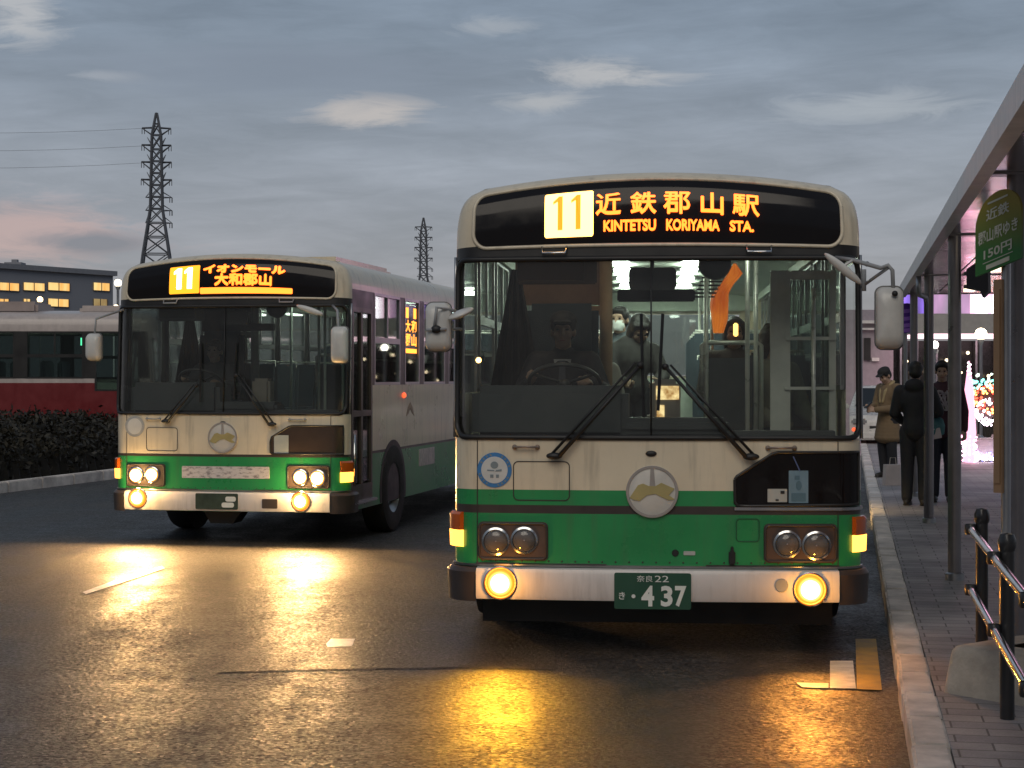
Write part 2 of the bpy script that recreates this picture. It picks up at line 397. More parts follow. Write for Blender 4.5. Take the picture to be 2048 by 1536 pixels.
def S(u, z, off=0.):
    a = abs(u); e = .01
    x = np.interp(a, PU, PL[:, 0]); y = np.interp(a, PU, PL[:, 1])
    x2 = np.interp(min(a + e, UMAX), PU, PL[:, 0]); y2 = np.interp(min(a + e, UMAX), PU, PL[:, 1])
    x1 = np.interp(max(a - e, 0), PU, PL[:, 0]); y1 = np.interp(max(a - e, 0), PU, PL[:, 1])
    t = Vector((x2 - x1, y2 - y1, 0)).normalized(); n = Vector((t.y, -t.x, 0))
    ins = np.interp(z, [i[0] for i in INS], [i[1] for i in INS])
    rake = .10 * max(0, z - 1.32) if a < U_SIDE else .10 * max(0, z - 1.32) * max(0, 1 - (a - U_SIDE) / .35)
    q = Vector((x, y, 0)) + n * (off - ins) + Vector((0, rake * .55, 0))
    sgn = 1 if u >= 0 else -1
    w = min(1, max(0, (z - 2.42) / .25)); w = w * w * (3 - 2 * w)
    zz = z + w * .12 * (1 - (q.x / W) ** 2)
    return Vector((sgn * q.x, q.y, zz))
def patch_rr(u0, u1, z0, z1, rc, off, nu=24, nz=10):
    rows = []
    ts = sorted(set([z0 + rc * (1 - math.cos(R(90 * k / 5))) for k in range(6)] + [z1 - rc * (1 - math.cos(R(90 * k / 5))) for k in range(6)] + [z0 + (z1 - z0) * k / nz for k in range(nz + 1)]))
    for z in ts:
        d = max(0, rc - (z - z0), rc - (z1 - z)); e = rc - math.sqrt(max(0, rc * rc - d * d))
        rows.append([S(u0 + e + (u1 - u0 - 2 * e) * k / nu, z, off) for k in range(nu + 1)])
    return rows
def fr(a, b, d): return S(a, b, d)          # front / wrap surface as fn(u, z, off)

M_cream = mat('cream_paint', (.70, .605, .45), .32, var=.09, vs=2.0, coat=.3, streak=.5, bump=.10, bs=2.2)
M_green = mat('green_paint', (.020, .255, .078), .30, var=.14, vs=2.0, coat=.3, streak=.4, bump=.10, bs=2.2)
M_stripe = mat('dark_stripe', (.045, .035, .032), .4)
M_black = mat('black_rubber', (.014, .014, .015), .5)
M_frame = mat('dark_trim', (.022, .021, .021), .35)
M_chrome = mat('chrome', (.62, .62, .62), .16, 1., var=.05)
M_steel = mat('brushed_steel', (.42, .42, .43), .34, 1., var=.08)
M_bumper = mat('bumper_paint', (.66, .62, .60), .38, var=.07, vs=4, coat=.2, streak=.4)
M_grey = mat('grey_plastic', (.30, .31, .32), .45)
M_mirror_back = mat('mirror_shell', (.60, .59, .56), .35, coat=.2, streak=.15)
M_disp = mat('display_glass', (.008, .006, .006), .09, spec=.28, var=0)
M_led = emis('amber_led', (1, .14, .012), 5.2)
M_led_hot = emis('amber_led_block', (1, .50, .10), 7)
M_led_dim = emis('amber_led_digit', (1, .50, .004), 1.0)
M_led_white = emis('amber_led_white', (1, .72, .35), 9)
def dust_sheen(m, amt):
    nt = m.node_tree; o = [n for n in nt.nodes if n.type == 'OUTPUT_MATERIAL'][0]; src = o.inputs[0].links[0].from_socket
    d = nt.nodes.new('ShaderNodeBsdfDiffuse'); d.inputs[0].default_value = (.45, .43, .40, 1); mx = nt.nodes.new('ShaderNodeMixShader')
    tc = nt.nodes.new('ShaderNodeTexCoord'); n1 = nnoise(nt, tc.outputs['Object'], 2.2, 6, .65, 1.2); n2 = nnoise(nt, tc.outputs['Object'], 45, 3, .6)
    nt.links.new(nmath(nt, 'MULTIPLY', nramp(nt, n1, [(.3, .25), (.75, 1.)]), nmath(nt, 'MULTIPLY', nramp(nt, n2, [(.3, .6), (.8, 1.)]), amt)), mx.inputs[0])
    nt.links.new(src, mx.inputs[1]); nt.links.new(d.outputs[0], mx.inputs[2]); nt.links.new(mx.outputs[0], o.inputs[0]); return m
M_ws = dust_sheen(glass('windscreen_glass', (.86, .90, .87)), .085)
M_lampglass = dust_sheen(glass('lamp_glass', (.92, .9, .92), 1.3, .08), .42)  # pale film painted on the unlit lenses in place of reflected sky
M_sg = glass('side_glass', (.62, .68, .65), .6)
M_lining = mat('interior_lining', (.56, .62, .54), .5)
M_floor = mat('bus_floor', (.10, .10, .10), .6)
M_brown = mat('driver_partition', (.30, .165, .11), .55)
M_beige = mat('beige_post', (.62, .40, .25), .5)
M_dash = mat('dashboard', (.062, .070, .076), .65)
M_seat = mat('seat_fabric', (.05, .07, .09), .85, bump=.3, bs=150)
M_pole = mat('grab_pole', (.66, .66, .60), .3, .3)
M_tyre = mat('tyre', (.016, .016, .016), .75)
M_orange = mat('orange_curtain', (.88, .24, .012), .7)

def spill(par, kind):
    """light the lamp's domed lens throws sideways over the bumper"""
    li = bpy.data.lights.new('lens_spill', 'POINT'); li.shadow_soft_size = .03; li.energy = 3.0 if kind == 'near' else 5.5
    li.color = (1, .42, .05) if kind == 'near' else (1, .62, .22)
    o = bpy.data.objects.new('lens_spill', li); COL.objects.link(o); o.parent = par; o.location = (0, -.13, 0)
def make_bus(name, loc, yaw, label, kind):
    """kind: 'near' (lit cabin, fog lamps), 'left' (dim cabin, headlamps), 'far' (white and red, seen from its side)"""
    root = empty(name, loc, yaw); tag(root, label, 'bus', 'city buses at the terminal')
    far = kind == 'far'
    upper = mat('white_bus_paint', (.50, .43, .40), .35, coat=.3, streak=.15) if far else M_cream
    lower = mat('red_bus_paint', (.17, .010, .013), .35, coat=.3) if far else M_green
    uA = U_SIDE - .075
    z0 = .345
    op = []     # openings (u0,u1,z0,z1)
    op.append((-uA, uA, 1.33, 2.43))
    winR = [(1.10, 2.15), (2.36, 3.02), (3.22, 4.3), (4.5, 5.6), (5.8, 6.9), (7.1, 8.2), (8.4, 9.5)]
    winL = [(.42, 1.25), (1.45, 2.5), (2.7, 3.75), (3.95, 5.0), (5.2, 6.25), (6.45, 7.5), (7.7, 8.75), (8.95, 9.75)]
    zw0, zw1, zwm = 1.62, 2.60, 2.10
    if far: zw0 = 1.68; zw1 = 2.55
    for a, b in winR: op.append((uy(a), uy(b), zw0, zw1))
    for a, b in winL: op.append((-uy(b), -uy(a), zw0 if a > .5 else 1.45, zw1))
    door = (uy(.24), uy(1.02), .42, 2.42); op.append(door)
    rw = UMAX - 1.0
    op.append((rw, UMAX, 1.72, 2.45)); op.append((-UMAX, -rw, 1.72, 2.45))
    zs = sorted(set([z0, .42, .55, .872, .896, .923, 1.016, 1.2, 1.33, 1.45, zw0, 1.72, 2.0, 2.2, 2.42, 2.43, 2.45, 2.5, zw1, 2.66, 2.72, 2.75, 2.78, 2.80, 2.82, 2.85]))
    if far: zs = sorted(set(zs + [1.60]))
    us = set([-uA, uA] + [o[i] for o in op for i in (0, 1)])
    for k in range(49): us.add(-U_SIDE + 2 * U_SIDE * k / 48)
    for k in range(41): us.add(U_SIDE + (UMAX - U_SIDE) * k / 40); us.add(-(U_SIDE + (UMAX - U_SIDE) * k / 40))
    us = sorted(us); us = [u for i, u in enumerate(us) if i == 0 or u - us[i - 1] > 1e-5]
    mb = MB(); n = len(us)
    vs = [S(u, z) for z in zs for u in us]; fs = []; ms = []
    for i in range(len(zs) - 1):
        zc = (zs[i] + zs[i + 1]) / 2
        for j in range(n - 1):
            uc = (us[j] + us[j + 1]) / 2
            if any(o[0] < uc < o[1] and o[2] < zc < o[3] for o in op): continue
            if far: mi = 3 if (zw0 < zc < zw1 and U_SIDE < abs(uc) < uy(9.6)) else 1 if zc < 1.60 else 0
            elif (.872 if kind == 'near' else .896) < zc < .923: mi = 2
            elif zc < (1.016 if kind == 'near' else .923): mi = 1
            elif (1.33 < zc < 2.5 and abs(uc) < uy(.24)) or (2.43 < zc < 2.5 and abs(uc) < U_SIDE): mi = 3
            elif zw0 < zc < zw1 and U_SIDE < abs(uc) < uy(9.6): mi = 3
            else: mi = 0
            fs.append((i * n + j, i * n + j + 1, (i + 1) * n + j + 1, (i + 1) * n + j)); ms.append(mi)
    mb.v = [tuple(v) for v in vs]; mb.f = fs; mb.m = ms
    top = [S(u, 2.85) for u in us]
    def crown(p, f): return (p.x * f, p.y + (0 if .4 < p.y < LEN - .4 else (.05 * (1 - f) if p.y <= .4 else -.05 * (1 - f))), 2.85 + .12 * (1 - (p.x * f / W) ** 2))
    mb.grid([[tuple(p) for p in top]] + [[crown(p, f) for p in top] for f in (.75, .5, .25, 0.)], 0)
    mb.build('body', [upper, lower, M_stripe, M_frame], root, smooth=SM)
    # underside
    u = MB(); u.box((0, LEN / 2, .56), (2.40, LEN - .3, .1)); u.box((0, .5, .42), (1.5, .3, .2)); u.box((0, 3.4, .45), (1.8, 3, .2))
    if kind == 'near': u.box((0, .50, .27), (2.2, .06, .24))  # added dark board that fills in the shade under the front bumper
    else: u.prism([(-.36, .36), (.10, .36), (-.02, .20), (-.26, .20)], lambda a, b, d: Vector((a, d, b)), .25, .5)
    u.build('underframe', M_black, root)
    # lining, floor, ceiling
    l = MB()
    for sx in (-1, 1):
        ya = 1.3 if sx > 0 else .5
        l.box((sx * 1.205, (ya + 9.9) / 2, 1.19), (.03, 9.9 - ya, .82))
        l.box((sx * 1.19, 5.6, 2.64), (.03, 8.6, .10))
    l.grid([[(x, y, 2.66 + .06 * (1 - (x / 1.2) ** 2)) for x in np.linspace(-1.19, 1.19, 13)] for y in (.75, 3, 6, 10.05)])
    l.box((0, 10.08, 1.2), (2.4, .03, .98)); l.box((0, 10.08, 2.6), (2.4, .03, .22))
    l.build('interior_lining', M_lining, root, smooth=False)
    f = MB(); f.box((0, 5.3, .80), (2.38, 9.5, .04)); f.box((0, 7.9, .95), (2.38, 4.0, .26)); f.build('cabin_floor', M_floor, root)
    # glass
    g = MB(); g.grid([[S(-uA + 2 * uA * k / 48, 1.33 + 1.1 * t / 12, -.012) for k in range(49)] for t in range(13)])
    g.build('windscreen', M_ws, root, smooth=True)
    def side_window(a0, a1, b0, b1, split=True, gm=M_sg):
        q = MB(); q.prism(rrect(a0, a1, b0, b1, .03), fr, -.014, -.020); w = q.build('window', gm, root)
        fm = MB()
        def bar(u0, u1, v0, v1): fm.prism([(u0, v0), (u1, v0), (u1, v1), (u0, v1)], fr, .004, -.03)
        bar(a0, a1, b0, b0 + .03); bar(a0, a1, b1 - .03, b1); bar(a0, a0 + .03, b0 + .03, b1 - .03); bar(a1 - .03, a1, b0 + .03, b1 - .03)
        if split:
            bar(a0 + .03, a1 - .03, zwm - .03, zwm + .03); c = (a0 + a1) / 2; bar(c - .015, c + .015, zwm + .03, b1 - .03)
        fm.build('window_frame', M_steel if not far else M_frame, w)
        return w
    for i, (a, b) in enumerate(winR): side_window(uy(a), uy(b), zw0, zw1, i != 1)
    for i, (a, b) in enumerate(winL): side_window(-uy(b), -uy(a), zw0 if a > .5 else 1.45, zw1, i > 0)
    rwn = MB(); rwn.box((0, LEN - .015, 2.09), (1.9, .01, .72)); rwn.build('rear_window', M_sg, root)
    # wheels
    for sx in (-1, 1):
        for y in (1.85, 7.1):
            ar = MB(); ar.prism([(y + .545 * math.cos(a), .47 + .545 * math.sin(a)) for a in np.linspace(-.22, math.pi + .22, 26)], lambda a, b, d: Vector((sx * (W + d), a, b)), .004, -.02)
            ar.build('wheel_arch', M_black, root)
            t = MB(); t.lathe((sx * (W - .11), y, .485), [(.27, .12 * sx), (.40, .135 * sx), (.465, .12 * sx), (.485, .08 * sx), (.485, -.12 * sx), (.27, -.12 * sx)], 'x', 32)
            wh = t.build('wheel', M_tyre, root, smooth=SM)
            rm = MB(); rm.lathe((sx * (W - .11), y, .485), [(0, .10 * sx), (.08, .10 * sx), (.10, .06 * sx), (.20, .045 * sx), (.25, .09 * sx), (.275, .115 * sx)], 'x', 24)
            rm.build('rim', M_steel, wh, smooth=SM)
    # roof cooler
    rb = MB()
    if kind == 'left': rb.box((-.05, 2.7, 2.965), (1.5, 2.2, .13), bev=.05); rb.build('roof_unit', upper, root)
    if far:
        rb.box((0, 3.4, 3.00), (1.5, 2.0, .24), bev=.06); rb.build('roof_unit', mat('roof_unit_grey', (.36, .29, .27), .5), root)
        rb = MB(); rb.box((0, 7.6, 2.99), (1.5, 2.6, .2), bev=.06); rb.build('roof_unit', upper, root)
        rb = MB(); rb.box((0, 1.2, 2.97), (1.3, .9, .16), bev=.05); rb.build('roof_unit', upper, root)
    # ---- front: destination display
    d = MB(); d.grid(patch_rr(-1.112, 1.112, 2.498, 2.785, .075, .004, 40, 24)); dp = d.build('destination_display', M_disp, root, smooth=True)
    rim = MB(); path = [S(a, b, .004) for a, b in rrect(-1.124, 1.124, 2.487, 2.796, .085, 6)]; path.append(path[0])
    dense = []
    for i in range(len(path) - 1):
        k = 12 if (path[i] - path[i + 1]).length > .3 else 1
        pa, pb = path[i], path[i + 1]
        for j in range(k): dense.append(pa.lerp(pb, j / k))
    # long edges must follow the curved front
    rr2 = rrect(-1.124, 1.124, 2.487, 2.796, .085, 6); rr2.append(rr2[0]); dense = []
    for i in range(len(rr2) - 1):
        k = 14 if abs(rr2[i][0] - rr2[i + 1][0]) > .3 else 1
        for j in range(k):
            tt = j / k; dense.append(S(rr2[i][0] * (1 - tt) + rr2[i + 1][0] * tt, rr2[i][1] * (1 - tt) + rr2[i + 1][1] * tt, .004))
    dense.append(dense[0]); rim.tube(dense, .012, 8, cap=False); rim.build('display_rim', upper, dp, smooth=True)
    fl = lambda a, b, dd: Vector((a, S(a, 2.7, .008).y - .004 - (0.0) - dd, b))        # flat lettering plane of the display
    def fl(a, b, dd): return S(a, b, .017 + dd)
    if kind == 'near':
        k = MB(); k.grid(patch_rr(-.680, -.382, 2.522, 2.735, .012, .0085, 12, 24)); k.build('route_block', M_led_hot, dp)
        t = MB(); [t.prism([(x + a, 2.55 + b) for a, b in ((.006, 0), (.036, 0), (.036, .165), (.012, .165), (-.022, .135), (-.022, .118), (.006, .132))], fl, .004, .001) for x in (-.605, -.495)]; t.build('route_number', M_led_dim, dp)
        t = MB(); x = -.372
        for ch, a, b in (('近', -.365, -.215), ('鉄', -.155, 0.0), ('郡', .045, .205), ('山', .272, .405), ('駅', .462, .622)):
            add_text(t, ch, a, b, 2.600, 2.710, fl, .003, .006, fat=.0022)
        add_text(t, 'KINTETSU', -.318, -.002, 2.538, 2.578, fl, .003, .02, fat=.0014); add_text(t, 'KORIYAMA', .062, .382, 2.538, 2.578, fl, .003, .02, fat=.0014); add_text(t, 'STA.', .445, .588, 2.538, 2.578, fl, .003, .02, fat=.0014)
        t.build('destination_lettering', M_led, dp)
    elif kind == 'left':
        k = MB(); k.grid(patch_rr(-.64, -.31, 2.520, 2.735, .012, .0085, 12, 24)); k.build('route_block', emis('amber_led_block_left', (1, .34, .012), 2.2), dp)
        t = MB(); [t.prism([(x + a, 2.55 + b) for a, b in ((.006, 0), (.056, 0), (.056, .165), (.012, .165), (-.026, .135), (-.026, .108), (.006, .122))], fl, .004, .001) for x in (-.56, -.445)]; t.build('route_number', M_led_white, dp)
        t = MB(); add_text(t, 'イオンモール', -.265, .60, 2.652, 2.728, fl, .003, .02, fat=.006); add_text(t, '大和郡山', -.14, .46, 2.565, 2.640, fl, .003, .01, fat=.005)
        t.grid(patch_rr(-.30, .68, 2.515, 2.552, .01, .012, 30, 6)); t.build('destination_lettering', M_led, dp)
    # grab loops above the screen
    for cx in (-.62, .62):
        h = MB(); h.tube([S(cx - .075, 2.485, .01), S(cx - .07, 2.455, .035), S(cx + .07, 2.455, .035), S(cx + .075, 2.485, .01)], .008, 6); h.build('grab_loop', M_chrome if kind == 'near' else M_grey, root, smooth=True)
    # screen rubber and centre joint
    rub = MB(); path = rrect(-uA + .01, uA - .01, 1.335, 2.425, .09, 5); path.append(path[0]); dn = []
    for i in range(len(path) - 1):
        k = 40 if abs(path[i][0] - path[i + 1][0]) > .3 else (8 if abs(path[i][1] - path[i + 1][1]) > .3 else 1)
        for j in range(k):
            tt = j / k; dn.append(S(path[i][0] * (1 - tt) + path[i + 1][0] * tt, path[i][1] * (1 - tt) + path[i + 1][1] * tt, .002))
    dn.append(dn[0]); rub.tube(dn, .018, 6, cap=False)
    rub.tube([S(-.03, 1.34, .0), S(-.03, 1.9, .0), S(-.03, 2.42, .0)], .006, 6)
    rub.build('screen_rubber', M_black, root, smooth=True)
    for sx in (-1, 1):       # bright pillar edge
        pe = MB(); pe.tube([S(sx * (uA + .045), z, .004) for z in np.linspace(1.33, 2.45, 9)], .011, 6); pe.build('pillar_strip', M_steel, root, smooth=True)
    if far: 
        mr = MB(); mr.box((-1.42, -.12, 2.05), (.2, .07, .42), bev=.04); mr.tube([(-1.25, .1, 2.35), (-1.40, -.1, 2.38), (-1.42, -.1, 2.2)], .015); mr.build('mirror', M_mirror_back, root)
        sd = MB(); sd.box((-1.235, 1.42, 2.36), (.012, .17, .14)); sd.build('side_display', emis('green_display', (.10, 1., .45), 1.4), root)
        il = MB()
        for y in (1.6, 3.4, 5.2, 7, 8.8): il.box((0, y, 2.68), (.16, .8, .03))
        il.build('cabin_lamps', emis('far_cabin_light', (.75, 1, .8), 4), root)
        for y in np.arange(2, 9.6, .9):
            for sx in (-1, 1):
                st = MB(); st.box((sx * .74, y, 1.32), (.82, .42, .1), bev=.03); st.box((sx * .74, y + .22, 1.66), (.82, .09, .7), bev=.03); st.build('passenger_seat', M_seat, root)
        return root
    # ---- bumper
    b = MB(); fb = lambda a, c, dd: S(a, c, dd)
    us_b = np.linspace(-1.09, 1.09, 33)
    prof = [(.350, .0), (.352, .045), (.375, .055), (.515, .055), (.538, .045), (.545, .0)]
    b.grid([[S(u, z, o) for u in us_b] for z, o in prof])
    b.add([S(us_b[0], z, o) for z, o in prof], [tuple(range(6))]); b.add([S(us_b[-1], z, o) for z, o in prof], [tuple(range(6))])
    bump = b.build('bumper', M_bumper, root, smooth=SM)
    for sx in (-1, 1):
        e = MB(); u2 = np.linspace(1.094, U_SIDE + .14, 10)
        e.grid([[S(sx * u, z, o) for u in u2] for z, o in [(.33, 0), (.335, .04), (.515, .05), (.54, .03), (.545, 0)]]); e.build('bumper_corner', M_stripe, bump, smooth=SM)
    sl = MB(); sl.grid([[S(u, z, o) for u in np.linspace(-U_SIDE, U_SIDE, 40)] for z, o in [(.549, .0), (.549, .012), (.562, .014), (.563, 0)]]); sl.build('bumper_moulding', M_steel, root, smooth=SM)
    # ---- fog lamps
    fogs = ((-.940, .452), (.915, .432)) if kind == 'near' else ((-.935, .47), (.80, .46))
    for i, (u, z) in enumerate(fogs):
        c = S(u, z, .058); ring = MB(); ring.lathe((0, 0, 0), [(.102, .01), (.104, -.008), (.098, -.012), (.094, -.003)], 'y', 24)
        rg = ring.build('fog_lamp', M_chrome, root, smooth=SM, loc=c)
        core, rimc = ((4., 1.9, .45), (.16, .022, .0)) if kind == 'near' else ((4., 2.4, .9), (.30, .075, .004))
        ln = MB(); ln.lathe((0, 0, 0), [(.0005, -.042), (.035, -.038), (.07, -.026), (.094, -.002)], 'y', 24)
        ln.build('lens', lamp_lens('fog_lens', core, rimc, .094), rg, smooth=True)
        li = bpy.data.lights.new('fog_light', 'AREA'); li.shape = 'DISK'; li.size = .13
        li.color = (1, .45, .02) if kind == 'near' else (1, .58, .22)
        if kind == 'near' and i == 1: li.color = (1, .36, .05)
        li.energy = FOG_W[kind][i]
        lo = bpy.data.objects.new('fog_light', li); COL.objects.link(lo); lo.parent = rg; lo.location = (0, -.05, 0)
        if kind == 'near': li.spread = R(98)
        spill(rg, kind)
        lo.rotation_euler = Vector((0, 1, .10 if kind == 'near' else .2)).to_track_quat('Z', 'Y').to_euler()
    if kind == 'near':
        pg = MB(); pg.lathe(S(.745, .455, .058), [(.0, -.004), (.038, -.004), (.042, .004)], 'y', 20); pg.build('bumper_plug', M_grey, bump)
    else:
        pg = MB(); pg.prism(rrect(.40, .56, .385, .48, .01), fr, .06, .05); pg.build('bumper_slot', M_stripe, bump)
    # ---- headlamps
    for sx in (-1, 1):
        a0, a1 = (-1.085, -.655) if sx < 0 else (.645, 1.085)
        bz = MB(); bz.prism(rrect(a0, a1, .585, .82, .03), fr, .014, -.01); bez = bz.build('headlamp_bezel', mat('bezel', (.075, .05, .04), .4), root)
        rimb = MB(); pth = [S(a, c, .016) for a, c in rrect(a0 + .01, a1 - .01, .595, .81, .028)]; pth.append(pth[0]); rimb.tube(pth, .008, 6, cap=False); rimb.build('bezel_rim', M_stripe, bez, smooth=True)
        for q, (u, z, r) in enumerate(((-.975, .70, .074), (-.800, .708, .072)) if sx < 0 else ((.785, .698, .072), (.960, .690, .076))):
            c = S(u, z, .014); hl = MB(); hl.lathe((0, 0, 0), [(r + .012, .004), (r + .012, -.012), (r, -.016), (r - .004, 0.)], 'y', 26)
            ho = hl.build('headlight', M_chrome, root, smooth=SM, loc=c)
            lit = kind == 'left'
            rf = MB(); rf.lathe((0, 0, 0), [(.0005, .05), (r * .3, .045), (r * .7, .026), (r - .004, -.006)], 'y', 26)
            if not lit:
                rf.build('reflector', mat('lamp_reflector', (.74, .68, .76), .5, .45), ho, smooth=True)
                bu = MB(); bu.sphere((0, .02, 0), (.014, .02, .014)); bu.build('bulb', mat('bulb_glass', (.6, .55, .55), .1), ho, smooth=True)
                ln = MB(); ln.lathe((0, 0, 0), [(.0005, -.03), (r * .5, -.026), (r * .85, -.018), (r - .003, -.008)], 'y', 26)
                ln.build('lens', M_lampglass, ho, smooth=True)
            else:
                on = (q == 0 and sx < 0) or (q == 0 and sx > 0) or True
                ln = MB(); ln.lathe((0, 0, 0), [(.0005, -.03), (r * .5, -.026), (r * .85, -.018), (r - .003, -.008)], 'y', 26)
                hot = (sx < 0 and q == 0) or (sx > 0 and q == 0)
                ln.build('lens', lamp_lens('headlight_lens', (5., 3.4, 1.5) if hot else (3., 1.9, .8), (.45, .14, .015), r, .74), ho, smooth=True)
                li = bpy.data.lights.new('headlight_beam', 'AREA'); li.shape = 'DISK'; li.size = .13; li.color = (1, .56, .21)
                li.energy = HEAD_W * (1 if hot else .35)
                lo = bpy.data.objects.new('headlight_beam', li); COL.objects.link(lo); lo.parent = ho; lo.location = (0, -.05, 0)
                lo.rotation_euler = Vector((0, 1, .15)).to_track_quat('Z', 'Y').to_euler()
                if hot: spill(ho, kind)
        # corner indicator: amber over lit lower half
        ua, ub = sorted((sx * (U_SIDE - .155), sx * (U_SIDE - .005)))
        za = .66 if sx < 0 else .645
        it = MB(); it.grid([[S(u, z, o) for u in np.linspace(ua, ub, 8)] for z, o in ((za + .105, 0), (za + .105, .035), (za + .20, .035), (za + .215, .02), (za + .215, 0))])
        io = it.build('indicator', mat('amber_lens', (.55, .10, .008), .2, coat=.6), root, smooth=SM)
        for ue in (ua, ub):
            e = MB(); e.add([S(ue, z, o) for z, o in ((za + .105, 0), (za + .105, .035), (za + .20, .035), (za + .215, .02), (za + .215, 0))], [(0, 1, 2, 3, 4)]); e.build('indicator_end', mat('amber_lens', (.55, .10, .008), .2), io)
        lt = MB(); lt.grid([[S(u, z, o) for u in np.linspace(ua, ub, 8)] for z, o in ((za, 0), (za + .004, .032), (za + .10, .036), (za + .103, 0))])
        for ue in (ua, ub): lt.add([S(ue, z, o) for z, o in ((za, 0), (za + .004, .032), (za + .10, .036), (za + .103, 0))], [(0, 1, 2, 3)])
        lt.build('marker_lamp', emis('marker_lit', (1, .36, .045), 5), io, smooth=SM)
    # ---- number plate
    if kind == 'near':
        pl = MB(); pl.prism(rrect(-.250, .208, .308, .525, .012), fr, .066, .056); po = pl.build('number_plate', mat('plate_green', (.018, .075, .045), .4, var=.05), root)
        t = MB(); fp = lambda a, c, dd: S(a, c, .068 + dd)
        add_text(t, '奈良', -.115, -.02, .472, .510, fp, .0, .0); add_text(t, '22', -.008, .075, .472, .510, fp, .0, .0)
        t.build('plate_region', mat('plate_white', (.72, .74, .70), .5), po); t = MB()
        add_text(t, 'き', -.222, -.185, .365, .410, fp, .0, .01); t.prism([(-.135 + .012 * math.cos(k), .385 + .012 * math.sin(k)) for k in np.linspace(0, 5.8, 10)], fp, .001, -.001)
        t.build('plate_kana', mat('plate_white', (.72, .74, .70), .5), po); t = MB()
        add_text(t, '4', -.088, -.012, .325, .450, fp, .0, .035); add_text(t, '3', .028, .098, .325, .450, fp, .0, .035); add_text(t, '7', .112, .180, .325, .450, fp, .0, .035)
        t.build('plate_number', mat('plate_white', (.72, .74, .70), .5), po)
    else:
        pl = MB(); pl.prism(rrect(-.30, .15, .37, .53, .012), fr, .066, .056); po = pl.build('number_plate', mat('plate_dark', (.03, .05, .035), .45, var=.3, vs=20), root)
        t = MB(); fp = lambda a, c, dd: S(a, c, .068 + dd)
        t.prism(rrect(-.02, .11, .39, .44, .02), fp, .001, -.001); t.prism(rrect(.02, .13, .45, .50, .02), fp, .001, -.001); t.build('plate_mark', mat('plate_white', (.72, .74, .70), .5), po)
        bn = MB(); bn.prism(rrect(-.47, .46, .68, .80, .008), fr, .012, .0)
        def banner():
            m = mat('banner_white', (.62, .58, .58), .5, var=.02); nt = m.node_tree; p = nt.nodes['Principled BSDF']
            tc = nt.nodes.new('ShaderNodeTexCoord'); mp = nt.nodes.new('ShaderNodeMapping'); mp.inputs['Scale'].default_value = (1, 1, 2.6); nt.links.new(tc.outputs['Object'], mp.inputs[0])
            c = nmix(nt, nramp(nt, nnoise(nt, mp.outputs[0], 14, 6, .7), [(.5, 0.), (.62, .85)]), (.62, .58, .58), (.16, .13, .15)); nt.links.new(c, p.inputs['Base Color']); return m
        bn.build('front_banner', banner(), root)
    # ---- emblem
    ec = (-.024, 1.010) if kind == 'near' else (-.03, 1.09); er = .158
    e = MB(); e.lathe(S(*ec, .012), [(.0, -.004), (er - .012, -.004), (er, .002), (er, .014)], 'y', 40)
    eo = e.build('emblem', mat('emblem_white', (.60, .57, .52) if kind == 'near' else (.62, .57, .47), .4), root, smooth=SM)
    fe = lambda a, c, dd: Vector((ec[0] + a * er / .158, S(*ec, .012).y - .006 - dd, ec[1] + c * er / .158))
    e = MB(); rows = [[fe(r * math.cos(k), r * math.sin(k), dd) for k in np.linspace(0, 2 * math.pi, 48, endpoint=False)] for r, dd in ((.140, -.001), (.142, .004), (.156, .004), (.158, -.001))]
    e.grid(rows, 0, True); e.build('emblem_ring', mat('emblem_grey', (.33, .30, .28), .4), eo, smooth=SM)
    e = MB(); e.prism([(-.010, .142), (.010, .142), (.020, .02), (-.016, .02)], fe, .003, -.002); e.build('emblem_bar', mat('emblem_grey', (.33, .30, .28), .4), eo)
    e = MB(); e.prism([(-.135, -.035), (-.085, .040), (-.055, .05), (-.02, .035), (.02, .035), (.055, .055), (.135, .02), (.10, -.02), (.138, -.045), (.10, -.05), (.055, -.030), (.02, -.012), (-.03, -.02), (-.075, -.055), (-.11, -.05)], fe, .004, -.002)
    e.build('emblem_gold', mat('emblem_gold', (.40, .33, .14), .45), eo)
    # ---- sticker
    sc_ = (-.985, 1.135) if kind == 'near' else (-1.0, 1.20); sr = .107
    fs_ = lambda a, c, dd: S(sc_[0] + a, sc_[1] + c, .004 + dd)
    e = MB(); e.prism([(sr * math.cos(k), sr * math.sin(k)) for k in np.linspace(0, 2 * math.pi, 36, endpoint=False)], fs_, .001, -.002)
    st = e.build('sticker', mat('sticker_blue', (.05, .20, .46), .4) if kind == 'near' else mat('sticker_grey', (.36, .37, .38), .4), root)
    e = MB(); e.prism([(.082 * math.cos(k), .082 * math.sin(k)) for k in np.linspace(0, 2 * math.pi, 36, endpoint=False)], fs_, .003, .0); e.build('sticker_face', mat('sticker_white', (.60, .60, .58) if kind == 'near' else (.56, .55, .50), .4), st)
    if kind == 'near':
        e = MB(); e.prism([(.024 * math.cos(k), .03 + .022 * math.sin(k)) for k in np.linspace(0, 2 * math.pi, 14, endpoint=False)], fs_, .005, .003)
        e.prism([(-.045, -.006), (.0, -.008), (.0, .0), (-.045, .002)], fs_, .005, .003); e.prism([(.005, -.01), (.045, -.008), (.045, .006), (.01, .0)], fs_, .005, .003)
        e.prism([(-.026, -.048), (-.006, -.048), (-.006, -.028), (-.026, -.028)], fs_, .005, .003); e.prism([(.010, -.048), (.028, -.048), (.028, -.028), (.010, -.028)], fs_, .005, .003)
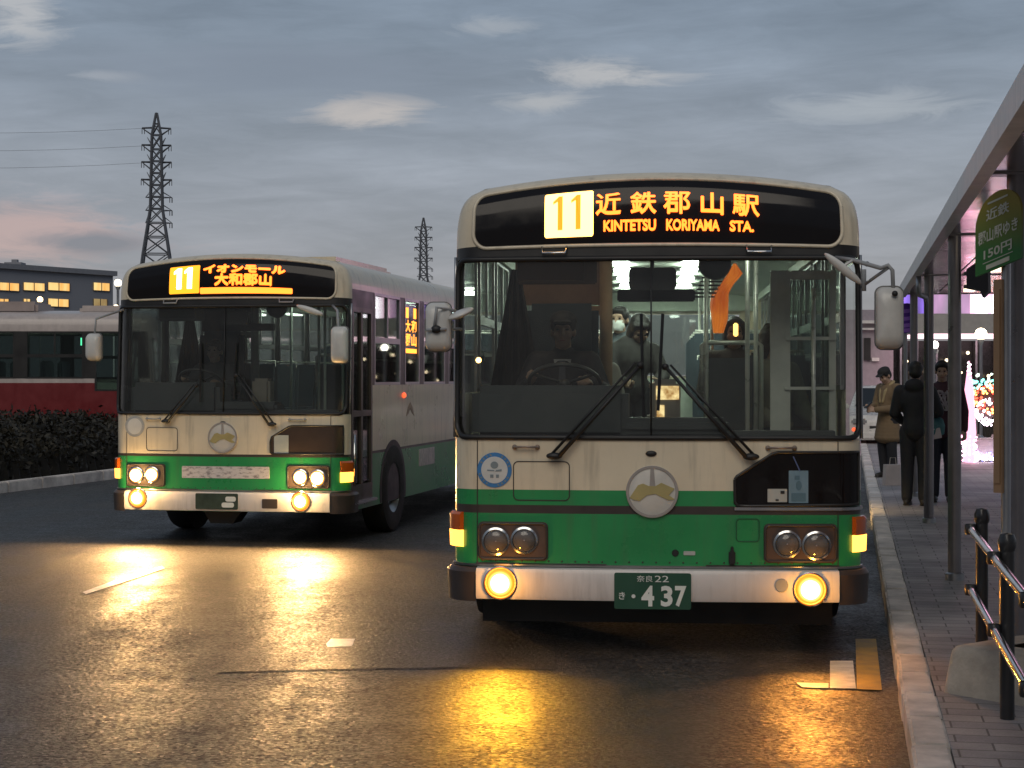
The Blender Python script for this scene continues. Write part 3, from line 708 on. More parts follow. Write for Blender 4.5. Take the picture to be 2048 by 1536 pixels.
        for k in range(24):
            if k % 12 in (0, 5, 6, 11): continue
            a = 2 * math.pi * k / 24; ca, sa = math.cos(a), math.sin(a)
            e.prism([(.088 * ca - .005 * sa, .088 * sa + .005 * ca), (.1 * ca - .005 * sa, .1 * sa + .005 * ca), (.1 * ca + .005 * sa, .1 * sa - .005 * ca), (.088 * ca + .005 * sa, .088 * sa - .005 * ca)], fs_, .003, .001)
        e.build('sticker_marks', mat('sticker_marks', (.20, .24, .26), .5), st)
    # ---- hatches, holes, handles
    def outline(a0, a1, b0, b1, r, nm, m=M_stripe, rad=.0035):
        q = MB(); p = [S(a, c, .002) for a, c in rrect(a0, a1, b0, b1, r)]; p.append(p[0]); q.tube(p, rad, 5, cap=False); q.build(nm, m, root)
    outline(-.868, -.525, .952, 1.188, .03, 'hatch_seam')
    for sx in (-1, 1):
        q = MB(); q.tube([S(sx * 1.092, z, .001) for z in np.linspace(.57, 1.315, 8)], .0035, 5)
        q.tube([S(sx * 1.10, .566, .004), S(sx * .3, .566, .004)], .004, 5); q.build('panel_seam', M_stripe, root)
    q = MB()
    for u in np.linspace(-1.06, 1.06, 27): q.sphere(S(u, .582, .001), (.006, .004, .006), 0, 6, 4)
    o = q.build('rivets', M_stripe, root, smooth=True); o['kind'] = 'stuff'
    if kind == 'near': outline(.482, .618, .712, .848, .02, 'hatch_seam', mat('seam_green', (.012, .10, .04), .5))
    q = MB(); q.sphere(S(-.03, 1.240, .004), (.034, .012, .018)); q.build('washer_hole', M_black, root, smooth=True)
    for cx, ln_ in ((-.79, .07), (.75, .08)):
        q = MB(); q.tube([S(cx - ln_, 1.275, .004), S(cx - ln_, 1.277, .03), S(cx + ln_, 1.277, .03), S(cx + ln_, 1.275, .004)], .008, 6)
        for e_ in (-1, 1): q.sphere(S(cx + e_ * ln_, 1.276, .006), .016, 0, 8, 6)
        q.build('front_handle', M_grey if kind == 'left' else mat('handle_grey', (.30, .24, .20), .4, .5), root, smooth=True)
    if kind == 'near':
        q = MB(); q.lathe(S(.115, .640, .002), [(.0, -.006), (.018, -.006), (.022, .003)], 'y', 16); q.build('lock_hole', M_black, root)
        q = MB(); q.prism(rrect(.165, .235, .628, .652, .004), fr, .006, 0); q.build('small_label', mat('label_grey', (.42, .44, .42), .5), root)
        q = MB(); q.box(S(.455, .615, .012), (.04, .03, .085), bev=.008); q.box(S(.455, .65, .02), (.018, .03, .07), bev=.006); q.build('latch', M_black, root)
    # ---- kerb-side lower window in the front panel
    wp = [(.472, 1.085), (.485, 1.105), (.695, 1.240), (.735, 1.250), (1.24, 1.250), (1.24, .935), (.495, .925), (.474, .945)] if kind == 'near' else [(.47, 1.05), (.485, 1.10), (.66, 1.205), (.70, 1.215), (1.22, 1.215), (1.22, .93), (.49, .93), (.472, .945)]
    q = MB()
    def strip_poly(mbx, lo, off):      # follow the curved corner
        rows = []
        for u in np.linspace(.472, wp[4][0], 30):
            zt = np.interp(u, [wp[0][0], wp[1][0], wp[2][0], wp[3][0], wp[4][0]], [wp[0][1], wp[1][1], wp[2][1], wp[3][1], wp[4][1]])
            zb = np.interp(u, [.472, .495, wp[4][0]], [.945, .93, .93]); rows.append([S(u, zb + lo, off), S(u, (zb + zt) / 2, off), S(u, zt - lo, off)])
        mbx.grid(rows)
    strip_poly(q, 0., .005); lw = q.build('lower_window', M_disp if kind == 'near' else mat('dim_glass', (.05, .035, .028), .15), root, smooth=True)
    q = MB(); pt = []
    for i in range(len(wp)):
        a, b2 = wp[i], wp[(i + 1) % len(wp)]
        for j in range(10): pt.append(S(a[0] + (b2[0] - a[0]) * j / 10, a[1] + (b2[1] - a[1]) * j / 10, .006))
    pt.append(pt[0]); q.tube(pt, .010, 6, cap=False); q.build('window_rubber', M_frame, lw, smooth=True)
    if kind == 'near':
        q = MB(); q.prism(rrect(.668, .785, .950, 1.030, .004), fr, .008, .006); cd = q.build('notice_card', mat('card_white', (.42, .43, .40), .5), lw)
        q = MB(); q.prism(rrect(.745, .77, 1.0, 1.018, .003), fr, .0095, .0085); q.prism(rrect(.715, .735, .957, .968, .003), fr, .0095, .0085); q.build('card_print', M_frame, cd)
        q = MB(); q.prism(rrect(.795, .912, .945, 1.140, .004), fr, .008, .006); cd = q.build('notice_card', mat('card_blue', (.17, .27, .34), .5), lw)
        q = MB(); q.prism(rrect(.81, .897, .955, 1.005, .003), fr, .0095, .0085); q.prism([(.855 + .018 * math.cos(k), 1.05 + .03 * math.sin(k)) for k in np.linspace(0, 5.8, 10)], fr, .0095, .0085); q.prism([(.83, 1.085), (.86, 1.085), (.86, 1.11), (.83, 1.11)], fr, .0095, .0085); q.build('card_print', mat('card_teal', (.09, .17, .22), .5), cd)
        q = MB(); q.tube([S(.86, 1.14, .01), S(.822, 1.225, .008)], .004, 5); q.build('card_string', mat('string_blue', (.12, .16, .34), .5), lw)
        q = MB(); q.grid([[S(u, z, o) for u in np.linspace(.47, U_SIDE - .03, 30)] for z, o in ((.895, 0), (.9, .012), (.918, .012), (.922, 0))]); q.build('window_sill', M_steel, lw)
    else:
        q = MB(); q.prism(rrect(.51, .66, .94, 1.12, .004), fr, .008, .006); q.build('notice_card', mat('card_pale', (.36, .40, .40), .5), lw)
    # ---- wipers
    wips = [((-.612, 1.225), (-.095, 1.775), (-.09, 2.085, -.075, 1.46)), ((.565, 1.225), (.055, 1.765), (.040, 2.085, .012, 1.50))] if kind == 'near' else [((-.63, 1.255), (-.30, 1.62), (-.28, 2.05, -.27, 1.45)), ((.50, 1.23), (.12, 1.72), (.10, 2.05, .09, 1.48))]
    for (pv, tip, (bx0, bz0, bx1, bz1)) in wips:
        q = MB(); p0 = S(*pv, .05); sx = 1 if pv[0] < tip[0] else -1
        q.sphere(p0, (.05, .025, .022), rot=None); q.tube([S(*pv, .01), p0], .022, 8)
        q.tube([p0 + Vector((sx * .03, -.01, 0)), S(*tip, .055)], [.014, .010], 8)
        q.tube([p0 + Vector((-sx * .015, 0, .012)), S(tip[0] - sx * .03, tip[1] + .012, .05)], [.009, .007], 8)
        q.sphere(S(*tip, .05), .022, 0, 10, 7)
        wo = q.build('wiper', M_black, root, smooth=True)
        q = MB(); q.tube([S(bx0 + (bx1 - bx0) * t, bz0 + (bz1 - bz0) * t, .022) for t in np.linspace(0, 1, 7)], .011, 6); q.tube([S(bx0 + (bx1 - bx0) * t, bz0 + (bz1 - bz0) * t, .035) for t in np.linspace(.2, .8, 5)], .006, 6); q.build('blade', M_black, wo)
    # ---- outside mirrors
    def mirror(x0, x1, zb, zt, y, arms, ms=M_mirror_back):
        q = MB(); ol = rrect(x0, x1, zb, zt, .045, 6); cxm, czm = (x0 + x1) / 2, (zb + zt) / 2
        rows = []
        for sc2, dy in ((1.0, .05), (1.0, .02), (.97, -.005), (.88, -.035), (.6, -.05), (.25, -.055), (.01, -.056)):
            rows.append([(cxm + (a - cxm) * sc2, y + dy, czm + (c - czm) * sc2) for a, c in ol])
        q.grid(rows, 0, True); mo = q.build('side_mirror', ms, root, smooth=True)
        rr_ = MB(); rows = [[(cxm + (a - cxm) * s2, y + d2, czm + (c - czm) * s2) for a, c in ol] for s2, d2 in ((1.0, .052), (1.035, .045), (1.035, .015), (1.0, .018))]; rr_.grid(rows, 0, True); rr_.build('mirror_edge', mat('mirror_edge', (.16, .16, .16), .4), mo, smooth=True)
        gl = MB(); gl.add([(a, y + .051, c) for a, c in ol], [tuple(range(len(ol)))]); gl.build('mirror_glass', M_chrome, mo)
        ar = MB()
        for path, r in arms: ar.tube(path, r, 8)
        ar.build('mirror_arm', M_grey, mo, smooth=True)
        return mo
    if kind == 'near':
        mo = mirror(-1.392, -1.235, 1.858, 2.155, -.10, [([(-1.33, -.16, 1.99), (-1.31, -.20, 2.12), (-1.24, -.12, 2.11), (-1.20, .12, 2.10)], .010), ([(-1.38, -.17, 1.985), (-1.27, -.17, 1.99), (-1.20, .12, 2.0)], .009)])
        q = MB(); q.sphere((-1.318, -.165, 1.99), (.032, .02, .025)); q.build('mirror_joint', M_black, mo, smooth=True)
        q = MB(); rot = Matrix.Rotation(R(-24), 3, 'Y') @ Matrix.Rotation(R(78), 3, 'X'); q.sphere((-1.175, -.12, 2.085), (.085, .085, .022), rot=Matrix.Rotation(R(-22), 3, 'Y') @ Matrix.Rotation(R(12), 3, 'X')); q.build('round_mirror', M_mirror_back, mo, smooth=True)
        mo = mirror(1.288, 1.450, 1.868, 2.235, -.16, [([(1.08, .10, 2.425), (1.17, -.04, 2.40), (1.32, -.14, 2.345), (1.36, -.16, 2.36), (1.385, -.16, 2.33), (1.39, -.16, 2.2)], .013), ([(1.24, .1, 2.25), (1.28, -.05, 2.285), (1.36, -.15, 2.345)], .010), ([(1.245, .05, 2.35), (1.245, .05, 2.22)], .014)])
        q = MB(); q.sphere((1.39, -.225, 2.19), .018); q.sphere((1.25, -.06, 2.375), .016); q.build('mirror_joint', M_black, mo, smooth=True)
        q = MB(); q.sphere((1.105, -.10, 2.345), (.145, .02, .028), rot=Matrix.Rotation(R(40), 3, 'Y') @ Matrix.Rotation(R(30), 3, 'X')); q.tube([(1.17, -.04, 2.40), (1.105, -.09, 2.36)], .009, 6); q.build('round_mirror', M_mirror_back, mo, smooth=True)
    else:
        mirror(-1.46, -1.30, 1.87, 2.15, -.12, [([(-1.38, -.1, 2.1), (-1.36, -.1, 2.3), (-1.15, .1, 2.4)], .012)])
        mirror(1.20, 1.37, 1.84, 2.20, -.30, [([(1.1, .08, 2.42), (1.25, -.25, 2.36), (1.28, -.3, 2.1)], .013)])
        q = MB(); q.sphere((.93, -.13, 2.37), (.15, .02, .03), rot=Matrix.Rotation(R(18), 3, 'Y')); q.build('round_mirror', M_mirror_back, root, smooth=True)
        # side destination display and mud details
        q = MB(); q.box((1.225, 2.69, 2.22), (.012, .60, .62)); sdp = q.build('side_display', M_disp, root)
        q = MB(); sf = lambda a, c, dd: Vector((1.234 + dd, a, c))
        add_text(q, '11', 2.45, 2.92, 2.38, 2.50, sf, .0, .04); add_text(q, '大', 2.44, 2.66, 2.22, 2.36, sf, 0, .03); add_text(q, '和', 2.70, 2.93, 2.22, 2.36, sf, 0, .03); add_text(q, '郡', 2.44, 2.66, 2.06, 2.20, sf, 0, .03); add_text(q, '山', 2.70, 2.93, 2.06, 2.20, sf, 0, .03); q.prism([(2.43, 1.98), (2.94, 1.98), (2.94, 2.03), (2.43, 2.03)], sf, .001, 0)
        q.build('side_lettering', emis('amber_led_side', (1, .30, .02), 3.0), sdp)
        q = MB(); q.prism(rrect(uy(3.0), uy(3.75), .66, .86, .01), fr, .006, 0); q.build('side_banner', mat('side_banner', (.50, .44, .42), .5, var=.3, vs=18), root)
        q = MB(); q.sphere(S(uy(2.3), 1.5, .01), (.02, .05, .03)); q.build('side_marker', emis('red_marker', (1, .10, .03), 2), root, smooth=True)
        q = MB(); q.prism([(uy(2.6) + a, 1.26 + b) for a, b in ((-.18, 0), (-.1, .1), (0, .16), (.1, .1), (.18, 0), (.08, .03), (0, .09), (-.08, .03))], fr, .004, 0); q.build('side_crest', mat('crest_brown', (.32, .22, .14), .5), root)
    # ---- front door
    if kind == 'left':
        q = MB(); q.prism(rrect(door[0] + .06, door[1] - .06, .62, 2.36, .03), fr, -.02, -.026); dr = q.build('door', M_sg, root)
        q = MB()
        for a, b, c, e_ in ((door[0], door[0] + .05, .42, 2.42), (door[1] - .05, door[1], .42, 2.42), ((door[0] + door[1]) / 2 - .03, (door[0] + door[1]) / 2 + .03, .45, 2.4), (door[0] + .05, door[1] - .05, .42, .60), (door[0] + .05, door[1] - .05, 2.37, 2.42), (door[0] + .05, door[1] - .05, 1.30, 1.36)): q.prism([(a, c), (b, c), (b, e_), (a, e_)], fr, .002, -.04)
        q.build('door_frame', mat('door_brown', (.07, .055, .045), .35), dr)
        q = MB(); q.tube([S(door[0] + .02, .60, .03), S(door[0] + .02, 1.12, .03)], .013, 8); q.build('door_handle', M_chrome, dr, smooth=True)
        q = MB(); q.box((W - .02, .65, .42), (.14, .85, .03), bev=.01); q.build('door_step', M_steel, root)
    else:
        q = MB(); x0, x1, y = .745, 1.17, .93
        for a, b, c, e_ in ((x0, x0 + .13, .5, 2.40), (x1 - .045, x1, .5, 2.40), (x0 + .13, x1 - .045, 2.34, 2.40), (x0 + .13, x1 - .045, .5, .7)): q.box(((a + b) / 2, y, (c + e_) / 2), (b - a, .035, e_ - c), bev=.006)
        q.box(((x0 + x1) / 2 + .05, y - .03, 1.955), (x1 - x0 - .1, .016, .022)); q.box(((x0 + x1) / 2 + .04, y - .03, 1.63), (.32, .016, .02))
        dr = q.build('door', mat('door_grey', (.52, .54, .49), .4), root)
        q = MB(); q.box(((x0 + x1) / 2 + .04, y + .005, 1.52), (x1 - x0 - .16, .006, 1.65)); q.build('door_glass', M_sg, dr)
        q = MB(); q.tube([(1.02, .86, .9), (1.02, .86, 2.28)], .014, 8); q.build('door_handle', M_pole, dr, smooth=True)
    # ---- cab
    q = MB(); q.box((-.66, .44, 1.48), (.98, .42, .34), bev=.05); q.box((.12, .38, 1.40), (.66, .28, .10), bev=.03); q.box((0, .36, 1.12), (2.2, .16, .5)); q.build('dashboard', M_dash, root)
    sw = MB(); Rw = Matrix.Rotation(R(-32), 3, 'X'); c = Vector((-.60, .86, 1.66))
    ring = [c + Rw @ Vector((.235 * math.cos(a), .235 * math.sin(a), 0)) for a in np.linspace(0, 2 * math.pi, 33)]
    sw.tube(ring, .014, 8, cap=False)
    for a in (R(90), R(210), R(330)): sw.tube([c, c + Rw @ Vector((.23 * math.cos(a), .23 * math.sin(a), 0))], .012, 6)
    sw.sphere(c, (.05, .05, .03)); sw.tube([c, c + Rw @ Vector((0, 0, -.5))], .03, 8); sw.build('steering_wheel', mat('wheel_grey', (.06, .06, .06), .35), root, smooth=True)
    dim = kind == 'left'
    q = MB(); q.box((-.66, 1.35, 1.42), (.52, .5, .14), bev=.04); q.box((-.66, 1.63, 1.82), (.52, .12, .80), bev=.05); q.box((-.66, 1.35, 1.08), (.3, .3, .55)); q.build('driver_seat', M_seat, root)
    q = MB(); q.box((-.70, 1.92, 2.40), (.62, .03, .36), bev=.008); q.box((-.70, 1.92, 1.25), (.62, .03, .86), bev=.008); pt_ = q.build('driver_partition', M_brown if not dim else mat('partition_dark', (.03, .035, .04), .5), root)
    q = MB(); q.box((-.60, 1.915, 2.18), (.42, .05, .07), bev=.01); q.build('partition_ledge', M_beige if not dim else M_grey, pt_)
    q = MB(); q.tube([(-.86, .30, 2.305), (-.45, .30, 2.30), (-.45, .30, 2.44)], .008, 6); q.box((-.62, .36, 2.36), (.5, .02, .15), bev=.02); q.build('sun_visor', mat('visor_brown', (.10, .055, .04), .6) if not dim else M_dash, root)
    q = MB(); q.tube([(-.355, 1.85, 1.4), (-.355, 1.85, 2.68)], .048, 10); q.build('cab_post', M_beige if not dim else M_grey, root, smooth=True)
    q = MB(); rows = []
    for t in np.linspace(0, 1, 14):
        z = 2.45 - t * .95; hw = .03 + .17 * t; rows.append([(-1.0 + (a - .5) * 2 * hw + .03, 1.45 + .03 * math.sin(a * 19), z) for a in np.linspace(0, 1, 25)])
    q.grid(rows); q.build('cab_curtain', mat('curtain_dark', (.018, .016, .018), .8), root, smooth=True)
    q = MB(); q.prism(rrect(-.17, .125, 2.245, 2.385, .03), lambda a, b, dd: Vector((a, .30 + dd, b)), 0, .05); q.tube([(-.02, .33, 2.37), (-.02, .33, 2.55)], .008); q.build('inside_mirror', M_black, root)
    q = MB(); q.box((0, .75, 2.23), (.50, .10, .075), bev=.008); q.build('fare_board', mat('board_black', (.012, .012, .02), .5), root)
    q = MB(); q.lathe((.37, .48, 2.42), [(.0005, -.05), (.06, -.055), (.10, -.03), (.105, .03), (.06, .05), (.0005, .05)], 'y', 20); q.build('cab_fan', M_black, root, smooth=True)
    # fare machine
    q = MB(); q.box((.02, 1.05, 1.2), (.22, .28, .5), bev=.03); q.box((.06, .95, 1.55), (.20, .18, .28), bev=.03); fx = q.build('fare_box', mat('fare_box_grey', (.22, .2, .17), .4), root)
    if not dim:
        q = MB(); q.box((.075, .855, 1.60), (.15, .006, .09)); q.box((.03, .855, 1.47), (.05, .006, .10)); q.build('fare_screen', emis_var('fare_screen', (.35, .16, .03), (1, .75, .35), 1.3, 14), fx)
    # poles, rails, boards, seats
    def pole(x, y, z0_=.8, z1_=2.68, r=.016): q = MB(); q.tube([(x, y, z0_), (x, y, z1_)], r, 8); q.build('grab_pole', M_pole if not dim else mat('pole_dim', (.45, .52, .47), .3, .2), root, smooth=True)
    for p in ((.36, 1.95), (.62, 1.35), (.70, 1.75), (.45, 3.4), (-.42, 3.3), (.45, 5.2), (-.42, 5.4), (.45, 7.2)): pole(*p)
    q = MB(); q.box((.53, 1.98, 1.58), (.34, .025, .52), bev=.01); pb = q.build('boarding_screen', mat('board_grey', (.065, .07, .075), .5), root)
    q = MB(); q.tube([(.33, 1.96, 1.60), (.33, 1.96, 1.93), (.36, 1.96, 1.95), (.72, 1.96, 1.95), (.75, 1.96, 1.93), (.75, 1.96, .9)], .018, 8); q.build('screen_rail', M_pole, pb, smooth=True)
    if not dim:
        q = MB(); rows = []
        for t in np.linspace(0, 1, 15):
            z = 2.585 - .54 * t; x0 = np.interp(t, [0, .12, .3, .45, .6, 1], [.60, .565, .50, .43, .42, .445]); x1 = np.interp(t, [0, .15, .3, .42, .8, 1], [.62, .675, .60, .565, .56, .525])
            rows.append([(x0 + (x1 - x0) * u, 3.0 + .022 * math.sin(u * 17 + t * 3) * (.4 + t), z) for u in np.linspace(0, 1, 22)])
        q.grid(rows); q.build('orange_curtain', emis_var('orange_glow', (.70, .12, .008), (1, .25, .02), .55, 5, (1, 1, .5)), root, smooth=True)  # pleated glowing sheet imitating the LED sign's reflection in the cabin
        q = MB(); q.sphere((-1.12, .40, 1.81), .018); q.build('cab_lamp', emis('cab_lamp', (1, .55, .16), 9), root, smooth=True)  # small glowing orange ball beside the left pillar
        q = MB(); q.box((.60, 2.6, 2.06), (.035, .03, .10), bev=.008); q.build('exit_lamp', emis('exit_lamp', (1, .55, .12), 4), root)  # small glowing block put in for a lamp's reflection
        q = MB()
        for k in range(7): q.box((.42 - .012 * k, 1.9 + .05 * k, 2.44 - .025 * k), (.16, .02, .012))
        q.build('ceiling_grille', mat('grille_dark', (.05, .05, .05), .5), root)
    k = 0
    for y in (2.5, 3.3, 4.1, 4.9, 5.75, 6.6, 7.45, 8.3, 9.2):
        up = .27 if y > 5.8 else 0
        for sx in (-1, 1):
            q = MB(); w_ = .82 if y > 5 else .5; cx = sx * (1.17 - w_ / 2)
            q.box((cx, y, 1.27 + up), (w_, .42, .1), bev=.03); q.box((cx, y + .22, 1.56 + up), (w_, .09, .62), bev=.04, rot=Matrix.Rotation(R(-6), 3, 'X')); q.box((cx, y, 1.02 + up), (w_ * .7, .3, .4))
            so = q.build('passenger_seat', M_seat, root)
            q = MB(); q.tube([(cx - w_ / 2 + .04, y + .26, 1.72 + up), (cx - w_ / 2 + .05, y + .28, 1.90 + up), (cx + w_ / 2 - .05, y + .28, 1.90 + up), (cx + w_ / 2 - .04, y + .26, 1.72 + up)], .013, 6); q.build('seat_handle', M_pole, so, smooth=True)
    # cabin lamps
    for sx in (-1, 1):
        for y in ((3.75, 5.05, 6.4, 7.7, 9.0) if not dim else (3.6, 6.2, 8.6)):
            q = MB(); q.box((sx * .30, y, 2.665), (.15, .42, .03), bev=.012); q.build('ceiling_lamp', emis('cabin_light_' + kind, (.86, 1., .84), 22 if not dim else 11), root)
    if not dim:
        q = MB(); q.box((.62, 1.35, 2.665), (.14, .36, .03), bev=.012); q.build('ceiling_lamp', emis('cabin_light_door', (.9, 1., .84), 9), root)
        q = MB(); q.box((-.72, 1.05, 2.665), (.10, .10, .03), bev=.012); q.build('ceiling_lamp', emis('cabin_light_driver', (1, .80, .58), 22), root)  # extra lamp added to brighten the partition behind the driver
    return root
FOG_W = {'near': (9, 5), 'left': (15, 15)}
HEAD_W = 76
bus_near = make_bus('city_bus', (.871, 10.274, 0), -R(4.8), 'cream and green city bus at the kerb with brightly lit cabin and amber route sign', 'near')
def kerb_glow():  # added lamp, standing in for headlights further back that light the kerb
    q = MB(); q.box((W + .01, 9.7, .86), (.05, .14, .08), bev=.015); o = q.build('rear_step_lamp', emis('step_lamp', (1, .72, .36), 6), bus_near)
    li = bpy.data.lights.new('step_light', 'AREA'); li.shape = 'DISK'; li.size = .1; li.color = (1, .68, .30); li.energy = 22; li.spread = R(110)
    lo = bpy.data.objects.new('step_light', li); COL.objects.link(lo); lo.parent = o; lo.location = (W + .06, 9.7, .80); lo.rotation_euler = Vector((-.45, -.2, 1.)).to_track_quat('Z', 'Y').to_euler()
kerb_glow()
bus_left = make_bus('city_bus', (-2.895, 17.2, 0), -R(11.2), 'cream and green city bus behind on the left with blazing headlights and dim cabin', 'left')
bus_far = make_bus('city_bus', (-6.5, 32.6, 0), R(90) + R(3), 'white and red bus parked side on behind the dark hedge', 'far')

# ------------------------------------------------------------------ hedge bed and its kerb on the left
mb = MB()
P0, P1 = G(-420, 1040), G(238, 957)
P1 = P1 + (P1 - P0).normalized() * 4
dirh = (P1 - P0).normalized(); nh = Vector((-dirh.y, dirh.x, 0)); Lh = (P1 - P0).length
Rh = Matrix.Rotation(math.atan2(dirh.y, dirh.x), 3, 'Z')
for k in range(int(Lh / 1.0)): mb.box(P0 + dirh * (k + .5) + nh * .08 + Vector((0, 0, .07)), (.985, .16, .18), 0, Rh, .015)
tag(mb.build('planter_kerb', M_kerb), kind='structure')
mb = MB(); mb.prism([(0, .16), (Lh, .16), (Lh, 4.6), (0, 4.6)], lambda a, b, d: P0 + dirh * a + nh * b + Vector((0, 0, d)), .10, -.05)
tag(mb.build('soil', mat('soil', (.05, .038, .028), .9, bump=.6, bs=20, var=.3)), kind='structure')
def leaves(name, n, fn, size, m, parent=None):
    v = np.zeros((n * 4, 3)); r = np.random.RandomState(len(name) + n)
    for i in range(n):
        c = fn(r); d1 = r.normal(size=3); d1 /= np.linalg.norm(d1); d2 = np.cross(d1, r.normal(size=3)); d2 /= np.linalg.norm(d2) + 1e-6
        s = size * r.uniform(.6, 1.3)
        v[i * 4] = c - d1 * s; v[i * 4 + 1] = c + d2 * s * .45; v[i * 4 + 2] = c + d1 * s; v[i * 4 + 3] = c - d2 * s * .45
    me = bpy.data.meshes.new(name); me.from_pydata(v.tolist(), [], [(4 * i, 4 * i + 1, 4 * i + 2, 4 * i + 3) for i in range(n)]); me.materials.append(m)
    o = bpy.data.objects.new(name, me); COL.objects.link(o); o.parent = parent; return o
M_leaf = mat('hedge_leaf', (.020, .016, .008), .6, var=.5, vs=2.2)
def hedge_pt(r):
    a = r.uniform(0, Lh); b = .35 + 1.7 * r.rand() ** .8; top = .92 + .06 * math.sin(a * 1.7) + .05 * math.sin(a * 4.1 + 1) + .04 * math.sin(a * 11)
    env = min(1, .45 + b * .55); z = .1 + (top * env) * (r.rand() ** .45)
    p = P0 + dirh * a + nh * b; return np.array((p.x, p.y, z)) + r.normal(size=3) * .05
hg = leaves('hedge', 26000, hedge_pt, .055, M_leaf); tag(hg, 'dark brown green hedge along the planter in front of the red and white bus', 'hedge')
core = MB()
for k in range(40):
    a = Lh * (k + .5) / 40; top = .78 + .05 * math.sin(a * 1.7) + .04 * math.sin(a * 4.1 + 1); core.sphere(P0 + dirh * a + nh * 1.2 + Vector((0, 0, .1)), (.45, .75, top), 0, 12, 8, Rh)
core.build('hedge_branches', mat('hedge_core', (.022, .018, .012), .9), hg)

# ------------------------------------------------------------------ office building with lit windows (far left)
def building_left():
    Y0 = 118.; root = empty('office_building', at(0, 755, Y0)); root.location.z = 0
    tag(root, 'long grey office building with two rows of yellow lit windows', 'building')
    p0 = at(-500, 755, 100); p1 = at(226, 755, 124); p0.z = p1.z = 0
    d = (p1 - p0).normalized(); n = Vector((-d.y, d.x, 0)); L = (p1 - p0).length; inv = root.location.copy()
    top = 1.7 + (755 - 552) / F * 124
    w = lambda a, b, dd: p0 + d * a - n * dd + Vector((0, 0, b)) - inv
    q = MB(); q.prism([(0, 0), (L, 0), (L, top), (0, top)], w, 0, -18); q.build('wall', mat('office_wall', (.26, .265, .295), .7, var=.05, vs=.4), root)
    q = MB(); q.prism([(-.2, top), (L + .2, top), (L + .2, top + .35), (-.2, top + .35)], w, .25, -18.2); q.build('parapet', mat('office_parapet', (.24, .245, .27), .7), root)
    c = w(L - 5.6, top + .8, -4); q = MB(); c.z -= .35; q.box(c, (1.2, 1.2, .7)); q.box(c + Vector((0, 0, .45)), (.4, .4, .25)); q.build('roof_box', mat('office_parapet', (.24, .245, .27), .7), root)
    m1 = emis_var('office_light', (1., .47, .10), (1, .70, .26), 1.05, 1.7, (1, 1, .25), .35, .65); m2 = emis_var('office_light_dim', (.5, .30, .10), (.7, .5, .2), .5, 2, (1, 1, .3))
    def px(x):     # photograph column -> distance along the wall
        lo, hi = 0, L
        for _ in range(40):
            mid = (lo + hi) / 2; pp = p0 + d * mid
            if CX + pp.x / pp.y * F < x: lo = mid
            else: hi = mid
        return lo
    rows = [(566, 581, [(-330, -290), (-280, -240), (-170, -125), (-110, -65), (-55, -10), (-2, 38), (46, 89), (95, 139), (186, 219)]), (598, 613, [(-330, -290), (-170, -125), (-55, -10), (-2, 17), (46, 60), (95, 137), (186, 214)])]
    for y0, y1, xs_ in rows:
        for x0, x1 in xs_:
            a0, a1 = px(x0), px(x1); Yc = (p0 + d * (a0 + a1) / 2).y
            z1 = 1.7 + (755 - y0) / F * Yc; z0 = 1.7 + (755 - y1) / F * Yc
            q = MB(); q.prism([(a0, z0), (a1, z0), (a1, z1), (a0, z1)], w, .02, -.1); wo = q.build('window', m1 if not (x0 == 186 and y0 > 590) else m2, root)
            q = MB(); k = max(2, int((a1 - a0) / .8))
            for j in range(k + 1): x = a0 + (a1 - a0) * j / k; q.prism([(x - .025, z0), (x + .025, z0), (x + .025, z1), (x - .025, z1)], w, .06, .022)
            q.prism([(a0, z0 - .06), (a1, z0 - .06), (a1, z0 - .002), (a0, z0 - .002)], w, .08, .0); q.build('frame', mat('office_frame', (.12, .10, .08), .5), wo)
    return root
building_left()
def lamp_post(px, py, Y, col, s, r, label, ground=0., rod=.05):
    p = at(px, py, Y); root = empty('street_lamp', (p.x, p.y, ground)); tag(root, label, 'street lamp', 'lamps around the terminal')
    q = MB(); q.tube([(0, 0, 0), (0, 0, p.z - ground - r * .8)], rod, 8); q.lathe((0, 0, 0), [(rod * 2.2, 0), (rod * 2.2, .25), (rod, .3)], 'z', 10); q.build('pole', M_steel, root, smooth=SM)
    q = MB(); q.sphere((0, 0, p.z - ground), r); q.build('globe', emis('globe_%g_%g' % (s, col[2]), col, s, (.5, .5, .5)), root, smooth=True)
    q = MB(); q.lathe((0, 0, p.z - ground - r), [(rod * 1.2, -.1), (rod * 2, 0), (r * .5, .05)], 'z', 12); q.build('collar', M_grey, root, smooth=SM)
lamp_post(80, 599, 70, (1, .68, .34), 7, .12, 'glowing lamp in front of the lower windows of the grey office building')
lamp_post(236, 566, 60, (1, .86, .62), 8, .13, 'white lamp seen just left of the second bus, above the other lamp there')
lamp_post(232, 616, 58, (1, .74, .40), 7, .11, 'warm lamp seen just left of the second bus, below the white lamp')
lamp_post(1962, 668, 37, (1, .80, .55), 11, .13, 'bright globe lamp on a thin pole behind the pink illuminated cone', .142, .035)
lamp_post(1869, 690, 42, (1, .95, .8), 10, .10, 'small globe lamp seen between the two near shelter posts', .142, .035)

